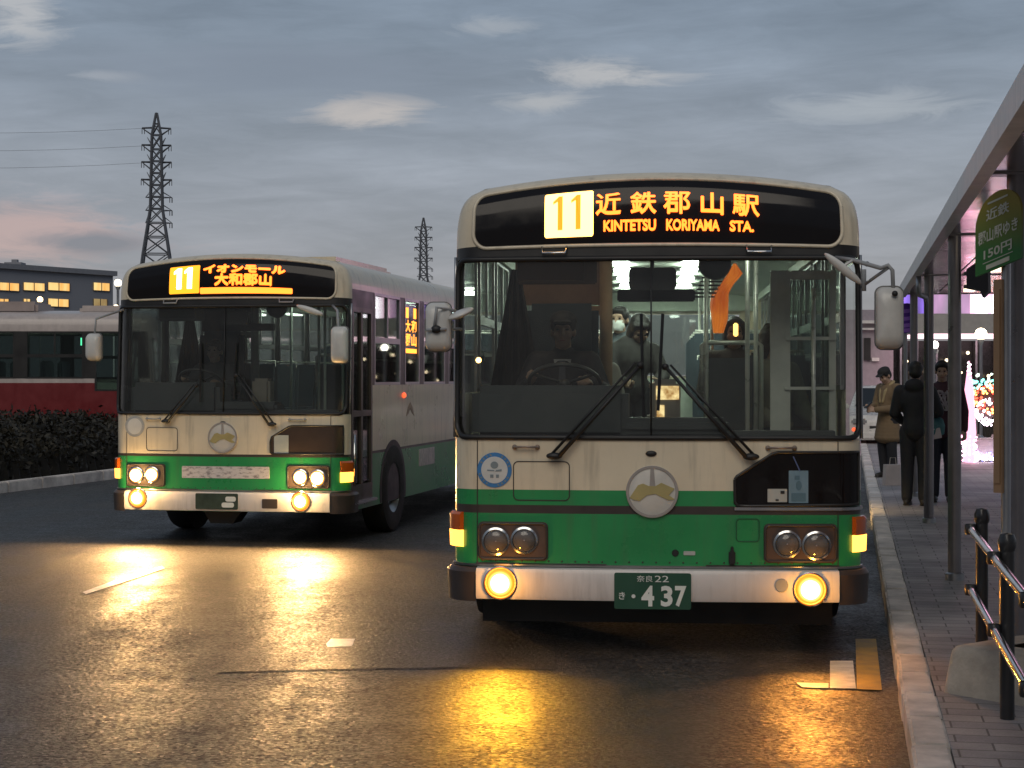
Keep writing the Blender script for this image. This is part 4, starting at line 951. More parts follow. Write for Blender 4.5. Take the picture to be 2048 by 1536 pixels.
# ------------------------------------------------------------------ pylons and power lines
M_pylon = mat('galvanised_steel', (.12, .125, .14), .6)
def pylon(px, ytop, Y, label, right_arms=True):
    c = at(px, 755, Y); c.z = 0; root = empty('pylon', c, R(8)); tag(root, label, 'pylon', 'pylons on the skyline')
    zt = 1.7 + (755 - ytop) / F * Y; k = zt / 48.5
    prof = [(0, 4.6), (22, 2.45), (31.5, 1.05), (44.5, .78), (48.5, .06)]
    hw = lambda z: float(np.interp(z, [p[0] for p in prof], [p[1] for p in prof])) * k
    lv = [0, 6, 11.5, 16, 20, 23.5, 26.5, 29, 31.5, 33.6, 35.7, 37.8, 39.9, 42, 44.5, 46.5, 48.4]
    t = MB(); r1, r2 = .21 * k, .10 * k
    cr = ((1, 1), (1, -1), (-1, -1), (-1, 1))
    for i in range(len(lv) - 1):
        a, b = lv[i], lv[i + 1]
        for j in range(4):
            p, q = cr[j], cr[(j + 1) % 4]
            A = Vector((p[0] * hw(a), p[1] * hw(a), a * k)); B = Vector((p[0] * hw(b), p[1] * hw(b), b * k))
            C = Vector((q[0] * hw(a), q[1] * hw(a), a * k)); D = Vector((q[0] * hw(b), q[1] * hw(b), b * k))
            t.tube([A, B], r1, 4); t.tube([A, D], r2, 4); t.tube([C, B], r2, 4); t.tube([B, D], r2, 4)
    t.build('tower', M_pylon, root)
    for z, w, up in ((45.8, 2.5, False), (42.7, 2.55, True), (39.7, 2.6, True), (36.6, 2.65, True)):
        for sx in (-1, 1):
            z_ = z * k; q = MB(); tip = Vector((sx * w * k, 0, z_ + (-.1 if not up else .05)))
            for sy in (-1, 1):
                q.tube([(sx * hw(z) * .9, sy * hw(z), z_), tip], .11 * k, 4); q.tube([(sx * hw(z - 1.4), sy * hw(z), z_ - 1.3 * k), tip], .09 * k, 4)
                if up: q.tube([(sx * hw(z), sy * hw(z), z_), (sx * w * .62 * k, 0, z_ + 1.35 * k)], [.18 * k, .07 * k], 4)
            q.tube([(sx * hw(z), 0, z_), tip], .16 * k, 4)
            ar = q.build('cross_arm', M_pylon, root)
            q = MB()
            for dx in (.0, .42): q.tube([tip - Vector((sx * dx * k, 0, 0)), tip - Vector((sx * dx * k, 0, 1.05 * k))], .075 * k, 6)
            q.build('insulator', M_pylon, ar)
    for z in (33.5, 31.2, 29.0):
        for sx, w in ((1, 2.7), (-1, 1.9)):
            q = MB(); tip = Vector((sx * w * k, 0, z * k))
            for sy in (-1, 1): q.tube([(sx * hw(z), sy * hw(z), z * k), tip], .07 * k, 4); q.tube([(sx * hw(z), sy * hw(z), (z + 1) * k), tip], .05 * k, 4)
            ar = q.build('cross_arm', M_pylon, root)
            if sx > 0: q = MB(); q.tube([tip, tip - Vector((0, 0, .9 * k))], .11 * k, 6); q.tube([tip - Vector((.4 * k, 0, 0)), tip - Vector((.4 * k, 0, .9 * k))], .08 * k, 6); q.build('insulator', M_pylon, ar)
    return root, c, k
_, PC, PK = pylon(313, 225, 300, 'tall lattice pylon rising behind the second bus')
pylon(847, 435, 492, 'small distant lattice pylon between the two buses')
M_wire = mat('wire', (.16, .165, .175), .6)
for nm, z in (('top', 45.7), ('middle', 42.6), ('lower', 39.6)):
    a = PC + Vector((-2.5 * PK, 0, z * PK)); b = a + Vector((-110, -20, 4.0)); q = MB()
    q.tube([a.lerp(b, t) - Vector((0, 0, 3.4 * 4 * t * (1 - t))) for t in np.linspace(0, 1, 16)], .026, 5)
    tag(q.build('power_line', M_wire), 'thin power cable running left from the %s arm of the tall pylon' % nm, 'cable', 'power lines')

# ------------------------------------------------------------------ bus shelter
M_post = mat('shelter_post', (.26, .24, .245), .33, .55, coat=.1)
M_ceil = mat('shelter_ceiling', (.60, .54, .58), .20, 1., var=.12, vs=1.2)
M_fascia = mat('shelter_fascia', (.76, .72, .69), .4, streak=.2)
def shelter():
    root = empty('bus_shelter', K(8.7, .82, .142)); tag(root, 'long bus shelter with pale edge, dark ceiling and round steel posts', 'bus shelter')
    o = root.location.copy(); k = lambda s, a, z: K(s, a, z) - o
    q = MB(); q.prism([(3, .66), (23.2, .66), (23.2, .74), (3, .74)], lambda a, b, d: k(a, b, d), 2.905, 2.765); q.build('fascia', M_fascia, root)
    q = MB(); q.prism([(3, .743), (23.2, .743), (23.2, 3.6), (3, 3.6)], lambda a, b, d: k(a, b, d), 2.90, 2.84); q.build('roof', mat('shelter_roof', (.25, .25, .25), .5), root)
    s = 3.02
    while s < 23:
        for a0, a1 in ((.745, 1.13), (1.15, 2.3), (2.32, 3.58)):
            q = MB(); q.prism([(s, a0), (min(23.2, s + 2.43), a0), (min(23.2, s + 2.43), a1), (s, a1)], lambda a, b, d: k(a, b, d), 2.80, 2.835); q.build('ceiling_panel', M_ceil, root)
        s += 2.45
    for s in (9.5, 13.5, 18.75, 22.9):
        q = MB(); q.prism([(s - .06, .745), (s + .06, .745), (s + .06, 3.5), (s - .06, 3.5)], lambda a, b, d: k(a, b, d), 2.788, 2.798)
        q.build('cross_beam', M_post, root)
    for s, a in ((9.5, .885), (13.5, .80), (18.75, .845), (22.9, .84)):
        for r_, aa in ((.050, a), (.050, 3.3)):
            q = MB(); q.tube([k(s, aa, .142), k(s, aa, 2.797)], r_, 18); po = q.build('post', M_post, root, smooth=SM)
            q = MB(); b = k(s, aa, .142); q.lathe(b, [(r_ + .004, .06), (r_ + .02, .05), (r_ + .022, 0)], 'z', 18); q.build('post_collar', M_steel, po, smooth=SM)
    q = MB(); q.tube([k(18.3, .72, 2.76), k(18.3, .72, 2.62), k(18.35, .73, 2.57), k(18.5, .80, 2.55), k(18.66, .815, 2.50), k(18.66, .815, .2)], .028, 10); q.build('drain_pipe', M_steel, root, smooth=True)
    for s in (12.4, 17.2, 21.2):
        q = MB(); q.box(k(s, 1.45, 2.775), (.12, .9, .04), 0, Rk); lf = q.build('lamp', emis('shelter_lamp', (1, .86, .58), 2.2), root)
    return root
shelter()
# dark box hung on the near post
c = K(13.5, .80); root = empty('hanging_box', (c.x + .10, c.y - .01, 2.55), R(-25)); tag(root, 'dark angular box hanging beside the near shelter post', 'box')
q = MB(); q.prism([(.0, -.02), (.10, .05), (.11, .10), (.155, .10), (.165, -.19), (.12, -.24), (.10, -.19), (.0, -.17)], lambda a, b, d: Vector((a, d, b)), -.06, .06); q.build('case', mat('box_dark', (.05, .05, .06), .5), root)
q = MB(); q.tube([(-.03, 0, -.05), (.03, 0, -.05)], .015); q.tube([(-.03, 0, -.15), (.03, 0, -.15)], .015); q.build('bracket', M_post, root)

# ------------------------------------------------------------------ stop signs
def stop_sign(loc, yaw, tilt, top_z, cols, label, base=True, words=True):
    root = empty('bus_stop_sign', loc, yaw); tag(root, label, 'bus stop sign', 'bus stop signs')
    pr = MB(); h = top_z - loc[2]; w = .138; pts = [(-w, -.41), (w, -.41), (w, -.17)] + [(w * math.cos(a), -.17 + .155 * math.sin(a)) for a in np.linspace(0, math.pi, 14)][1:-1] + [(-w, -.17)]
    tl = math.tan(tilt); f = lambda a, b, d: Vector((a + b * .0, -.07 + d, h + b + a * tl))
    def sub(lo, hi): return [(a, min(max(b, lo), hi)) for a, b in pts]
    pr.prism(pts, f, 0, .02)
    def grad():
        m = bpy.data.materials.new('sign_face'); m.use_nodes = True; nt = m.node_tree; p = nt.nodes['Principled BSDF']; p.inputs['Roughness'].default_value = .4
        tc = nt.nodes.new('ShaderNodeTexCoord'); sp = nt.nodes.new('ShaderNodeSeparateXYZ'); nt.links.new(tc.outputs['Object'], sp.inputs[0])
        zz = nmath(nt, 'DIVIDE', nmath(nt, 'SUBTRACT', sp.outputs[2], h - .5), .5)
        nt.links.new(nramp(nt, zz, [(.35, cols[0]), (.85, cols[1])]), p.inputs['Base Color']); return m
    po = pr.build('panel', grad(), root)
    if words:
        t = MB(); g = lambda a, b, d: f(a, b, -.003 - d)
        add_text(t, '近鉄', -.07, .07, -.15, -.09, g, 0, .02); add_text(t, '郡山駅ゆき', -.12, .12, -.26, -.19, g, 0, .02); add_text(t, '150円', -.085, .085, -.345, -.29, g, 0, .02)
        t.prism([(-.09, -.362), (.09, -.362), (.09, -.358), (-.09, -.358)], g, 0, -.002); t.prism([(-.07, -.398), (.07, -.398), (.07, -.375), (-.07, -.375)], g, 0, -.002); t.prism([(-.06, -.065), (.06, -.065), (.06, -.055), (-.06, -.055)], g, 0, -.002)
        t.build('lettering', mat('sign_lettering', (.62, .62, .50), .5), po)
    else:
        t = MB(); g = lambda a, b, d: f(a, b, -.003 - d)
        for b, ww in ((-.12, .08), (-.22, .12), (-.31, .10), (-.375, .08)): t.prism([(-ww, b - .025), (ww, b - .025), (ww, b + .025), (-ww, b + .025)], g, 0, -.002)
        t.build('lettering', mat('sign_lettering_violet', (.34, .14, .62), .5), po)
    q = MB(); q.tube([(0, 0, .0), (0, 0, h - .08)], .024, 12); q.build('pole', M_steel, root, smooth=SM)
    tb = MB()
    if base: tb.box((-.02, -.035, h - 1.02), (.05, .02, 1.1)); tb.box((-.02, -.05, h - 1.02), (.036, .008, 1.0))
    if base: tb.build('timetable', mat('timetable_wood', (.36, .22, .12), .5), root)
    if base:
        b = MB(); rows = []
        for z, k in ((0, 1.), (.17, .93), (.205, .91), (.225, .87), (.232, .80), (.233, .3)): rows.append([(p_[0] * k + .33, p_[1] * k - .22, z) for p_ in rrect(-.33, .33, -.34, .34, .06)])
        b.grid(rows, 0, True); b.build('base_block', mat('base_concrete', (.44, .38, .31), .8, bump=.4, bs=50, var=.25), root, smooth=R(50), fix=True)
    return root
p = at(2012, 755, 8.78)
stop_sign((p.x, p.y, .142), R(-51), R(17), 2.675, ((.030, .17, .030), (.30, .24, .02)), 'green and yellow round topped bus stop sign showing 150円')
p = at(1811, 755, 22.6)
stop_sign((p.x - .0, p.y, .142), R(-10), R(6), 2.70, ((.09, .012, .28), (.11, .02, .34)), 'purple round topped bus stop sign further along the shelter', False, False)

# ------------------------------------------------------------------ hand rail
M_rp = mat('rail_post', (.022, .021, .022), .35, coat=.3)
def railing():
    o = K(8.0, .70, .142); root = empty('hand_rail', o); tag(root, 'two bar chrome hand rail on black posts along the pavement edge', 'railing')
    k = lambda s, a, z: K(s, a, z) - o
    for s in (9.55, 8.05, 6.55, 5.05):
        q = MB(); q.tube([k(s, .71, .142), k(s, .71, .96)], .033, 16); q.lathe(k(s, .71, .96), [(.035, -.05), (.041, -.03), (.041, .0), (.03, .026), (.001, .032)], 'z', 16); po = q.build('post', M_rp, root, smooth=SM)
        for z in (.875, .545):
            q = MB(); q.lathe(k(s, .652, z) - Vector((0, 0, .028)), [(.03, 0), (.034, .012), (.034, .044), (.03, .056)], 'z', 12); q.build('rail_clamp', M_rp, po, smooth=SM)
    for z in (.875, .545):
        q = MB(); q.tube([k(9.62, .652, z), k(3.5, .652, z)], .021, 14); q.build('rail', M_chrome, root, smooth=SM)
railing()

# ------------------------------------------------------------------ the mall behind: lit facade, entrance, decorations
def mall():
    Y0 = 46.; root = empty('shopping_mall', (at(1900, 755, Y0).x, Y0, .142)); tag(root, 'shopping mall front with glowing pink and violet panels over a dark glass entrance', 'building')
    o = root.location.copy(); g = lambda px, py, d: at(px, py, Y0) - o + Vector((0, d, 0))
    def slab(x0, x1, y0, y1, d0, d1, m, nm, par=root): q = MB(); q.prism([(x0, y1), (x1, y1), (x1, y0), (x0, y0)], g, d0, d1); return q.build(nm, m, par)
    m_ = mat('mall_wall', (.30, .26, .28), .7)
    for x0, x1, y0 in ((1795, 1838, 585), (1838, 1872, 545), (1872, 1922, 480), (1922, 1998, 395), (1998, 2060, 290), (2060, 2700, 190)): slab(x0, x1, y0, 640, .5, .9, m_, 'wall')
    slab(1640, 1795, 618, 875, .5, .9, mat('mall_side_wall', (.36, .31, .34), .7), 'side_wall')
    slab(1735, 1748, 675, 720, .42, .52, M_frame, 'vent')
    m_p = emis_var('pink_panel', (.75, .20, .34), (1., .50, .78), 2.4, 1.3, (1.6, 1, .25), .35, .62)
    m_w = emis_var('white_pink_panel', (.95, .45, .62), (1, .78, .92), 2.2, 1.3, (1.6, 1, .25), .3, .6)
    m_v = emis_var('violet_panel', (.05, .03, .12), (.24, .13, .72), 2.4, 1.1, (1.5, 1, .3), .38, .62)
    m_l = emis_var('lilac_panel', (.22, .16, .24), (.70, .36, .66), 1.1, 1.4, (1.2, 1, .4), .35, .65)
    m_t = emis_var('teal_panel', (.15, .5, .6), (.7, .95, 1.), .9, 1.4, (1.5, 1, .3))
    for x0, x1, y0, y1, m in ((1797, 1836, 576, 634, m_v), (1840, 1872, 548, 634, m_v), (1874, 1922, 484, 632, m_l), (1924, 1946, 398, 560, m_p), (1924, 1946, 562, 632, m_l), (1948, 1972, 398, 632, m_w), (1974, 1996, 398, 632, m_p), (2000, 2034, 320, 600, m_l), (2036, 2058, 330, 632, m_t), (2062, 2160, 330, 632, m_p), (2162, 2300, 330, 632, m_l)): slab(x0, x1, y0, y1, .30, .45, m, 'light_panel')
    for x, y0, y1 in ((1908, 640, 560), (1970, 640, 470), (1992, 640, 540)):
        q = MB(); q.tube([g(x, y0 - 2, .1), g(x, (y0 + y1) / 2, .1), g(x, y1, .1)], [.10, .05, .015], 10); q.build('light_streak', emis('streak', (1, .93, 1), 3.5), root, smooth=True)  # glowing tubes model lamp reflections stretched along the shelter ceiling
    slab(1790, 2500, 634, 672, -2.5, .4, mat('entrance_canopy', (.36, .34, .32), .6), 'entrance_canopy')
    slab(1795, 2500, 672, 677, -2.45, .3, emis('canopy_light', (1, .66, .74), 2.2), 'canopy_light')
    slab(1795, 2500, 680, 872, .9, 1.2, mat('entrance_dark', (.02, .022, .02), .25), 'glass_front')
    for x in (1812, 1845, 1885, 1925, 1965, 2005, 2045, 2085): slab(x - 2, x + 2, 680, 872, .6, .88, M_steel, 'mullion')
    for x, y, s in ((1825, 722, 2.), (1840, 760, 2.), (1868, 742, 3), (1905, 720, 3), (1935, 745, 2), (1948, 705, 3), (1990, 752, 3), (2015, 715, 3)):
        q = MB(); q.sphere(g(x, y, .62), s * Y0 / F * 1.2); q.build('shop_light', emis('shop_light', (1, .78, .5), 3), root)
    q = MB(); cz = lambda a, b, d: g(1874 + a, 713 + b, .55 + d)
    q.prism([(-9, -7), (8, -7), (6, 6), (-6, 6)], cz, 0, .02); q.prism([(7, -9), (11, -9), (12, -14), (14, -14), (12, -7), (8, -7)], cz, 0, .02); q.prism([(-6, 8), (6, 8), (6, 10), (-6, 10)], cz, 0, .02); q.build('trolley_mark', emis('trolley_mark', (.75, .72, .66), .35), root)
    slab(1750, 1765, 715, 722, .40, .5, M_fascia, 'ledge'); slab(1725, 1795, 640, 646, .3, .5, M_fascia, 'ledge'); slab(1725, 1795, 655, 659, .36, .5, M_fascia, 'ledge')
mall()
def bulbs(name, label, cat, base, groups, body=None):
    root = empty(name, base); tag(root, label, cat, 'illuminated decorations')
    for nm, n, fn, r, m in groups:
        rr_ = random.Random(n); q = MB()
        for i in range(n): q.sphere(fn(i, rr_), r * rr_.uniform(.7, 1.4), 0, 6, 4)
        o = q.build(nm, m, root); 
        if n > 8: o['kind'] = 'stuff'
    if body: body(root)
    return root
bw = emis('bulb_white', (1, .80, .92), 9); bp = emis('bulb_pink', (1, .40, .62), 8); br = emis('bulb_red', (1, .06, .03), 6); bo = emis('bulb_orange', (1, .45, .10), 7); bt = emis('bulb_teal', (.25, 1, .85), 3.2); bb = emis('bulb_blue', (.28, .28, 1), 3)
Yd = 31.; pm = Yd / F
b = at(1938, 755, Yd); b.z = .142
hc = 1.7 + (755 - 722) * pm - .142
def cone(root):
    q = MB(); q.lathe((0, 0, 0), [(.11, 0.02), (.10, .35), (.13, .55), (.10, 1.0), (.085, 1.3), (.012, hc)], 'z', 14); q.build('cone_shell', emis('cone_shell', (1, .40, .58), 1.9, (.4, .2, .25)), root, smooth=True)
bulbs('illuminated_cone', 'slender glowing pink cone beside the near shelter post', 'light decoration', b, [('bulbs', 150, lambda i, r: (.12 * math.cos(i * .9) * (1 - i / 175), .12 * math.sin(i * .9) * (1 - i / 175) - .01, .1 + (hc - .12) * i / 150), .014, bw), ('pink_bulbs', 90, lambda i, r: (r.uniform(-.16, .16), r.uniform(-.1, .1), r.uniform(.02, .5)), .014, bp)], cone)
b = at(1975, 755, Yd + .6); b.z = .142
zc = 1.7 - (805 - 755) * pm - .142
def sph(r, R0): 
    a = r.uniform(0, 6.28); u = r.uniform(-1, 1); k = math.sqrt(1 - u * u); return (R0 * k * math.cos(a), R0 * k * math.sin(a) * .6, R0 * u)
def plant_body(root):
    q = MB(); q.box((0, .1, .22 + .03), (.62, .62, .36), bev=.02); q.build('planter', mat('planter_stone', (.42, .38, .38), .7), root)
    q = MB(); q.sphere((0, .1, zc), (.24, .2, .34)); q.build('wire_frame', mat('decoration_dark', (.05, .03, .03), .8), root)
bulbs('illuminated_plant', 'round lit bush of red and orange bulbs in a stone planter', 'light decoration', b, [
    ('red_bulbs', 150, lambda i, r: Vector(sph(r, .27)) + Vector((.04, 0, zc + .04)), .020, br), ('orange_bulbs', 90, lambda i, r: Vector(sph(r, .28)) + Vector((.0, 0, zc + .06)), .018, bo),
    ('white_bulbs', 130, lambda i, r: Vector(sph(r, .25)) + Vector((.02, -.06, zc - .18)), .020, bw), ('teal_bulbs', 40, lambda i, r: (r.uniform(-.3, .1), r.uniform(-.15, 0), zc + .30 + r.uniform(-.06, .12)), .018, bt),
    ('ground_bulbs', 120, lambda i, r: (r.uniform(-.5, .5), -.35 + r.uniform(-.1, .1), .03 + abs(r.gauss(0, .06))), .015, bw), ('blue_bulbs', 60, lambda i, r: (r.uniform(-.5, .3), -.3 + r.uniform(-.1, .1), .03 + abs(r.gauss(0, .09))), .015, bb)], plant_body)
b = at(2050, 755, Yd - 2); b.z = .142
def fr_body(root): q = MB(); q.sphere((0, .1, .55), (.22, .2, .6)); q.build('wire_frame', mat('decoration_dark', (.05, .03, .03), .8), root)
bulbs('illuminated_bush', 'teal and blue lit decoration cut by the right edge', 'light decoration', b, [('teal_bulbs', 110, lambda i, r: Vector((sph(r, .24)[0], sph(r, .24)[1], r.uniform(.55, 1.25))), .020, bt), ('blue_bulbs', 90, lambda i, r: Vector((sph(r, .25)[0], -.1, r.uniform(.3, .6))), .018, bb), ('pink_bulbs', 50, lambda i, r: Vector((sph(r, .25)[0], -.12, r.uniform(.25, .5))), .018, bp), ('white_bulbs', 60, lambda i, r: Vector((sph(r, .27)[0], -.14, r.uniform(.02, .2))), .018, bw)], fr_body)
for px, py, Yy, lab in ((1995, 700, 38, 'small bush with a few white bulbs behind the lit plant'),):
    b = at(px - 20, 755, Yy); b.z = .142
    def tw(root):
        q = MB(); rr_ = random.Random(3)
        for i in range(14): q.tube([(0, 0, 0), (rr_.uniform(-.2, .2), rr_.uniform(-.2, .2), .7), (rr_.uniform(-.4, .4), rr_.uniform(-.3, .3), rr_.uniform(1., 1.6))], [.02, .012, .005], 5)
        q.build('twigs', mat('twig', (.06, .05, .04), .8), root)
    bulbs('bulb_tree', lab, 'light decoration', b, [('white_bulbs', 36, lambda i, r: (r.uniform(-.4, .4), r.uniform(-.2, .2), r.uniform(.9, 1.65)), .024, emis('bulb_pale', (.8, 1, .8), 3))], tw)

# ------------------------------------------------------------------ parked car beyond the bus
def car():
    p = at(1772, 755, 40.); root = empty('parked_car', (p.x, p.y, 0), -R(11)); tag(root, 'white car facing the camera behind the waiting people', 'car')
    q = MB(); prof = [(-.0, .25), (-.02, .45), (.02, .66), (.12, .78), (1.0, .92), (1.15, .95), (1.85, 1.42), (2.1, 1.48), (3.2, 1.46), (3.9, 1.0), (4.3, .95), (4.4, .7), (4.4, .25)]
    rows = []
    for y, z in prof:
        hw = .84 if z < 1.0 else .84 - (z - .95) * .36
        rows.append([(-hw, y, z), (-hw * .6, y - .02, z + .025), (0, y - .03, z + .03), (hw * .6, y - .02, z + .025), (hw, y, z)])
    q.grid(rows)
    for sx in (-1, 1): q.add([(sx * (.84 if z < 1 else .84 - (z - .95) * .36), y, z) for y, z in prof], [tuple(range(len(prof)))])
    bo_ = q.build('body', mat('car_white', (.66, .62, .58), .25, coat=.6), root, smooth=R(25))
    q = MB(); q.add([(-.70, 1.16, .975), (.70, 1.16, .975), (.58, 1.80, 1.405), (-.58, 1.80, 1.405)], [(0, 1, 2, 3)]); q.v = [(x, y - .02, z + .035) for x, y, z in q.v]; q.build('windscreen', mat('car_glass', (.01, .012, .014), .05), root)
    q = MB(); q.box((0, -.015, .50), (.8, .05, .16), bev=.02); q.build('grille', M_frame, root)
    q = MB(); q.box((0, -.05, .33), (1.62, .12, .2), bev=.04); q.build('bumper', mat('car_white', (.66, .62, .58), .25), root)
    for sx in (-1, 1):
        q = MB(); q.box((sx * .62, .0, .66), (.36, .12, .14), bev=.04); q.build('headlight', mat('car_lamp', (.5, .5, .5), .1, .6), root)
        for y in (.8, 3.5):
            q = MB(); q.lathe((sx * .72, y, .31), [(.0, .1 * sx), (.2, .1 * sx), (.30, .09 * sx), (.31, 0), (.30, -.1 * sx)], 'x', 20); q.build('wheel', M_tyre, root, smooth=SM)
        q = MB(); q.box((sx * .93, 1.2, 1.0), (.18, .1, .13), bev=.03); q.build('mirror', mat('car_white', (.66, .62, .58), .25), root)
    q = MB(); q.sphere((-.74, -.02, .47), .05); q.build('tail_marker', emis('red_marker', (1, .10, .03), 2), root)
car()

# ------------------------------------------------------------------ people
def remeshed(mb, voxel, name, m, parent, smooth_iter=4):
    me = bpy.data.meshes.new('raw'); me.from_pydata(mb.v, [], mb.f); ob = bpy.data.objects.new('raw', me); COL.objects.link(ob)
    md = ob.modifiers.new('r', 'REMESH'); md.mode = 'VOXEL'; md.voxel_size = voxel; md.use_smooth_shade = True
    sm = ob.modifiers.new('s', 'SMOOTH'); sm.factor = .5; sm.iterations = smooth_iter
    dg = bpy.context.evaluated_depsgraph_get(); dg.update(); out = bpy.data.meshes.new_from_object(ob.evaluated_get(dg))
    bpy.data.objects.remove(ob); bpy.data.meshes.remove(me); out.name = name; out.materials.clear(); out.materials.append(m)
    o = bpy.data.objects.new(name, out); COL.objects.link(o); o.parent = parent; return o
def limb(mb, pts, rs, flat=1.):
    for i in range(len(pts) - 1):
        a, b = Vector(pts[i]), Vector(pts[i + 1]); n = 6
        for k in range(n + 1): pass
        mb.tube([a.lerp(b, t) for t in np.linspace(0, 1, 4)], [rs[i] + (rs[i + 1] - rs[i]) * t for t in np.linspace(0, 1, 4)], 12)
        mb.sphere(a, rs[i], 0, 12, 8)
    mb.sphere(pts[-1], rs[-1], 0, 12, 8)
def hand(mb, wrist, d, side, curl):
    """palm, four unequal fingers bent by curl, thumb from the side of the palm"""
    wrist = Vector(wrist); d = Vector(d).normalized(); side = Vector(side); side = (side - d * side.dot(d)).normalized(); n = d.cross(side)
    rot = Matrix((side, d, n)).transposed()
    mb.sphere(wrist + d * .045, (.042, .055, .018), 0, 12, 8, rot)
    for i, ln in enumerate((.070, .080, .074, .058)):
        b = wrist + d * .085 + side * (.030 - .020 * i); p1 = b + (d * math.cos(curl * .6) + n * math.sin(curl * .6)) * ln * .5; p2 = p1 + (d * math.cos(curl * 1.5) + n * math.sin(curl * 1.5)) * ln * .5
        limb(mb, [b, p1, p2], [.0105, .0095, .008])
    b = wrist + d * .025 + side * .036; p1 = b + (d * .7 + side * .6 + n * .3).normalized() * .035; p2 = p1 + (d * .85 + side * .1 + n * .5).normalized() * .03
    limb(mb, [b, p1, p2], [.013, .011, .009])
STAND = dict(pelvis=(0, 0, .93), waist=(0, 0, 1.08), chest=(0, .01, 1.27), neck=(0, .02, 1.44), head=(0, -.01, 1.60), shL=(-.18, .02, 1.39), shR=(.18, .02, 1.39), elL=(-.25, .03, 1.12), elR=(.25, .03, 1.12), wrL=(-.24, -.06, .88), wrR=(.24, -.06, .88), hipL=(-.09, 0, .90), hipR=(.09, 0, .90), knL=(-.10, -.02, .48), knR=(.10, -.02, .48), anL=(-.10, .02, .08), anR=(.10, .02, .08))
SIT = dict(STAND, pelvis=(0, 0, .56), waist=(0, .02, .72), chest=(0, .03, .92), neck=(0, .03, 1.09), head=(0, 0, 1.25), shL=(-.18, .03, 1.04), shR=(.18, .03, 1.04), elL=(-.24, -.03, .78), elR=(.24, -.03, .78), wrL=(-.16, -.26, .68), wrR=(.16, -.26, .68), hipL=(-.09, -.03, .54), hipR=(.09, -.03, .54), knL=(-.11, -.42, .53), knR=(.11, -.42, .53), anL=(-.11, -.40, .10), anR=(.11, -.40, .10))
def person(loc, rz, J, label, top, bottom, skin=(.42, .27, .19), hair=(.012, .010, .009), coat=None, cap=None, mask=False, hs=1.0, group=None, collar=None, look=(0, -1, 0), hooded=None, curl=.9, hairlen=0., tie=False, bald_cap=None):
    root = empty('person', loc, rz); tag(root, label, 'person', group)
    V = {k: Vector(v) for k, v in J.items()}
    ms = mat('skin_%g' % skin[0], skin, .5, var=.05)
    hd = V['head']; fw = Vector(look).normalized(); sd = Vector((0, 0, 1)).cross(fw).normalized() * -1; up = fw.cross(sd) * -1
    if up.z < 0: up = -up
    rot = Matrix((sd, -fw, up)).transposed(); hp = lambda x, y, z: hd + rot @ Vector((x, y, z))      # x right, y back, z up in the head
    b = MB()
    b.sphere(hp(0, .015, .03), (.075, .093, .088), 0, 18, 12, rot); b.sphere(hp(0, -.025, -.045), (.056, .062, .066), 0, 16, 10, rot)
    b.sphere(hp(0, -.045, -.095), (.032, .032, .026), 0, 12, 8, rot)
    b.tube([hp(0, -.078, .02), hp(0, -.100, -.025), hp(0, -.088, -.036)], [.010, .015, .010], 8); b.sphere(hp(0, -.096, -.026), (.017, .014, .012), 0, 10, 8, rot)
    b.sphere(hp(0, -.074, -.062), (.024, .014, .013), 0, 10, 8, rot)
    for s in (-1, 1):
        b.sphere(hp(s * .078, .015, -.008), (.012, .022, .032), 0, 10, 8, rot); b.sphere(hp(s * .032, -.072, .036), (.024, .014, .008), 0, 10, 6, rot); b.sphere(hp(s * .04, -.055, -.03), (.026, .026, .026), 0, 10, 8, rot)
    limb(b, [V['neck'] - Vector((0, 0, .05)), V['neck'], hp(0, .015, -.06)], [.07, .058, .055])
    limb(b, [V['chest'], V['waist'], V['pelvis']], [.135, .12, .13])
    b.sphere(V['chest'] + Vector((0, 0, .04)), (.17, .11, .16))
    for s in 'LR':
        limb(b, [V['sh' + s], V['el' + s], V['wr' + s]], [.052, .042, .028]); limb(b, [V['hip' + s], V['kn' + s], V['an' + s]], [.085, .058, .042])
        limb(b, [V['chest'] + Vector((0, 0, .1)), V['sh' + s]], [.07, .055])
        dv = V['wr' + s] - V['el' + s]; sgn = -1 if s == 'L' else 1
        hand(b, V['wr' + s], dv, (Vector((-sgn * .6, -.6, .5))), curl)
        b.sphere(V['an' + s] + Vector((0, -.07, -.045)), (.042, .12, .035))
    remeshed(b, .0085, 'body', ms, root, 3)
    for s in (-1, 1):
        q = MB(); q.sphere(hp(s * .032, -.080, .012), (.013, .008, .008), 0, 10, 6, rot); q.build('eye', mat('eye_dark', (.02, .015, .012), .2), root, smooth=True)
    if not mask: q = MB(); q.sphere(hp(0, -.088, -.062), (.022, .006, .005), 0, 10, 6, rot); q.build('mouth', mat('lip', (.26, .10, .08), .5), root, smooth=True)
    else:
        q = MB(); rows = [[hp(.075 * math.sin(a) * (1 if abs(z) < .03 else .8), -.035 - .075 * math.cos(a) * (1. if abs(z) < .035 else .8), -.052 + z) for a in np.linspace(-1.3, 1.3, 11)] for z in np.linspace(-.048, .048, 7)]; q.grid(rows); q.build('face_mask', mat('mask_white', (.72, .74, .72), .8), root, smooth=True)
    q = MB(); q.sphere(hp(0, .028, .052), (.088, .098, .088), 0, 16, 10, rot); q.sphere(hp(0, .05, .0), (.082, .075, .085), 0, 14, 9, rot)
    for s in (-1, 1): q.sphere(hp(s * .068, -.01, .05), (.022, .05, .05), 0, 10, 8, rot)
    q.sphere(hp(0, -.055, .088), (.062, .03, .03), 0, 12, 8, rot)
    if hairlen: q.sphere(hp(0, .06, -.06), (.085, .06, .10 + hairlen * .4), 0, 14, 9, rot); [q.sphere(hp(s * .07, .01, -.03), (.028, .05, .08), 0, 10, 8, rot) for s in (-1, 1)]
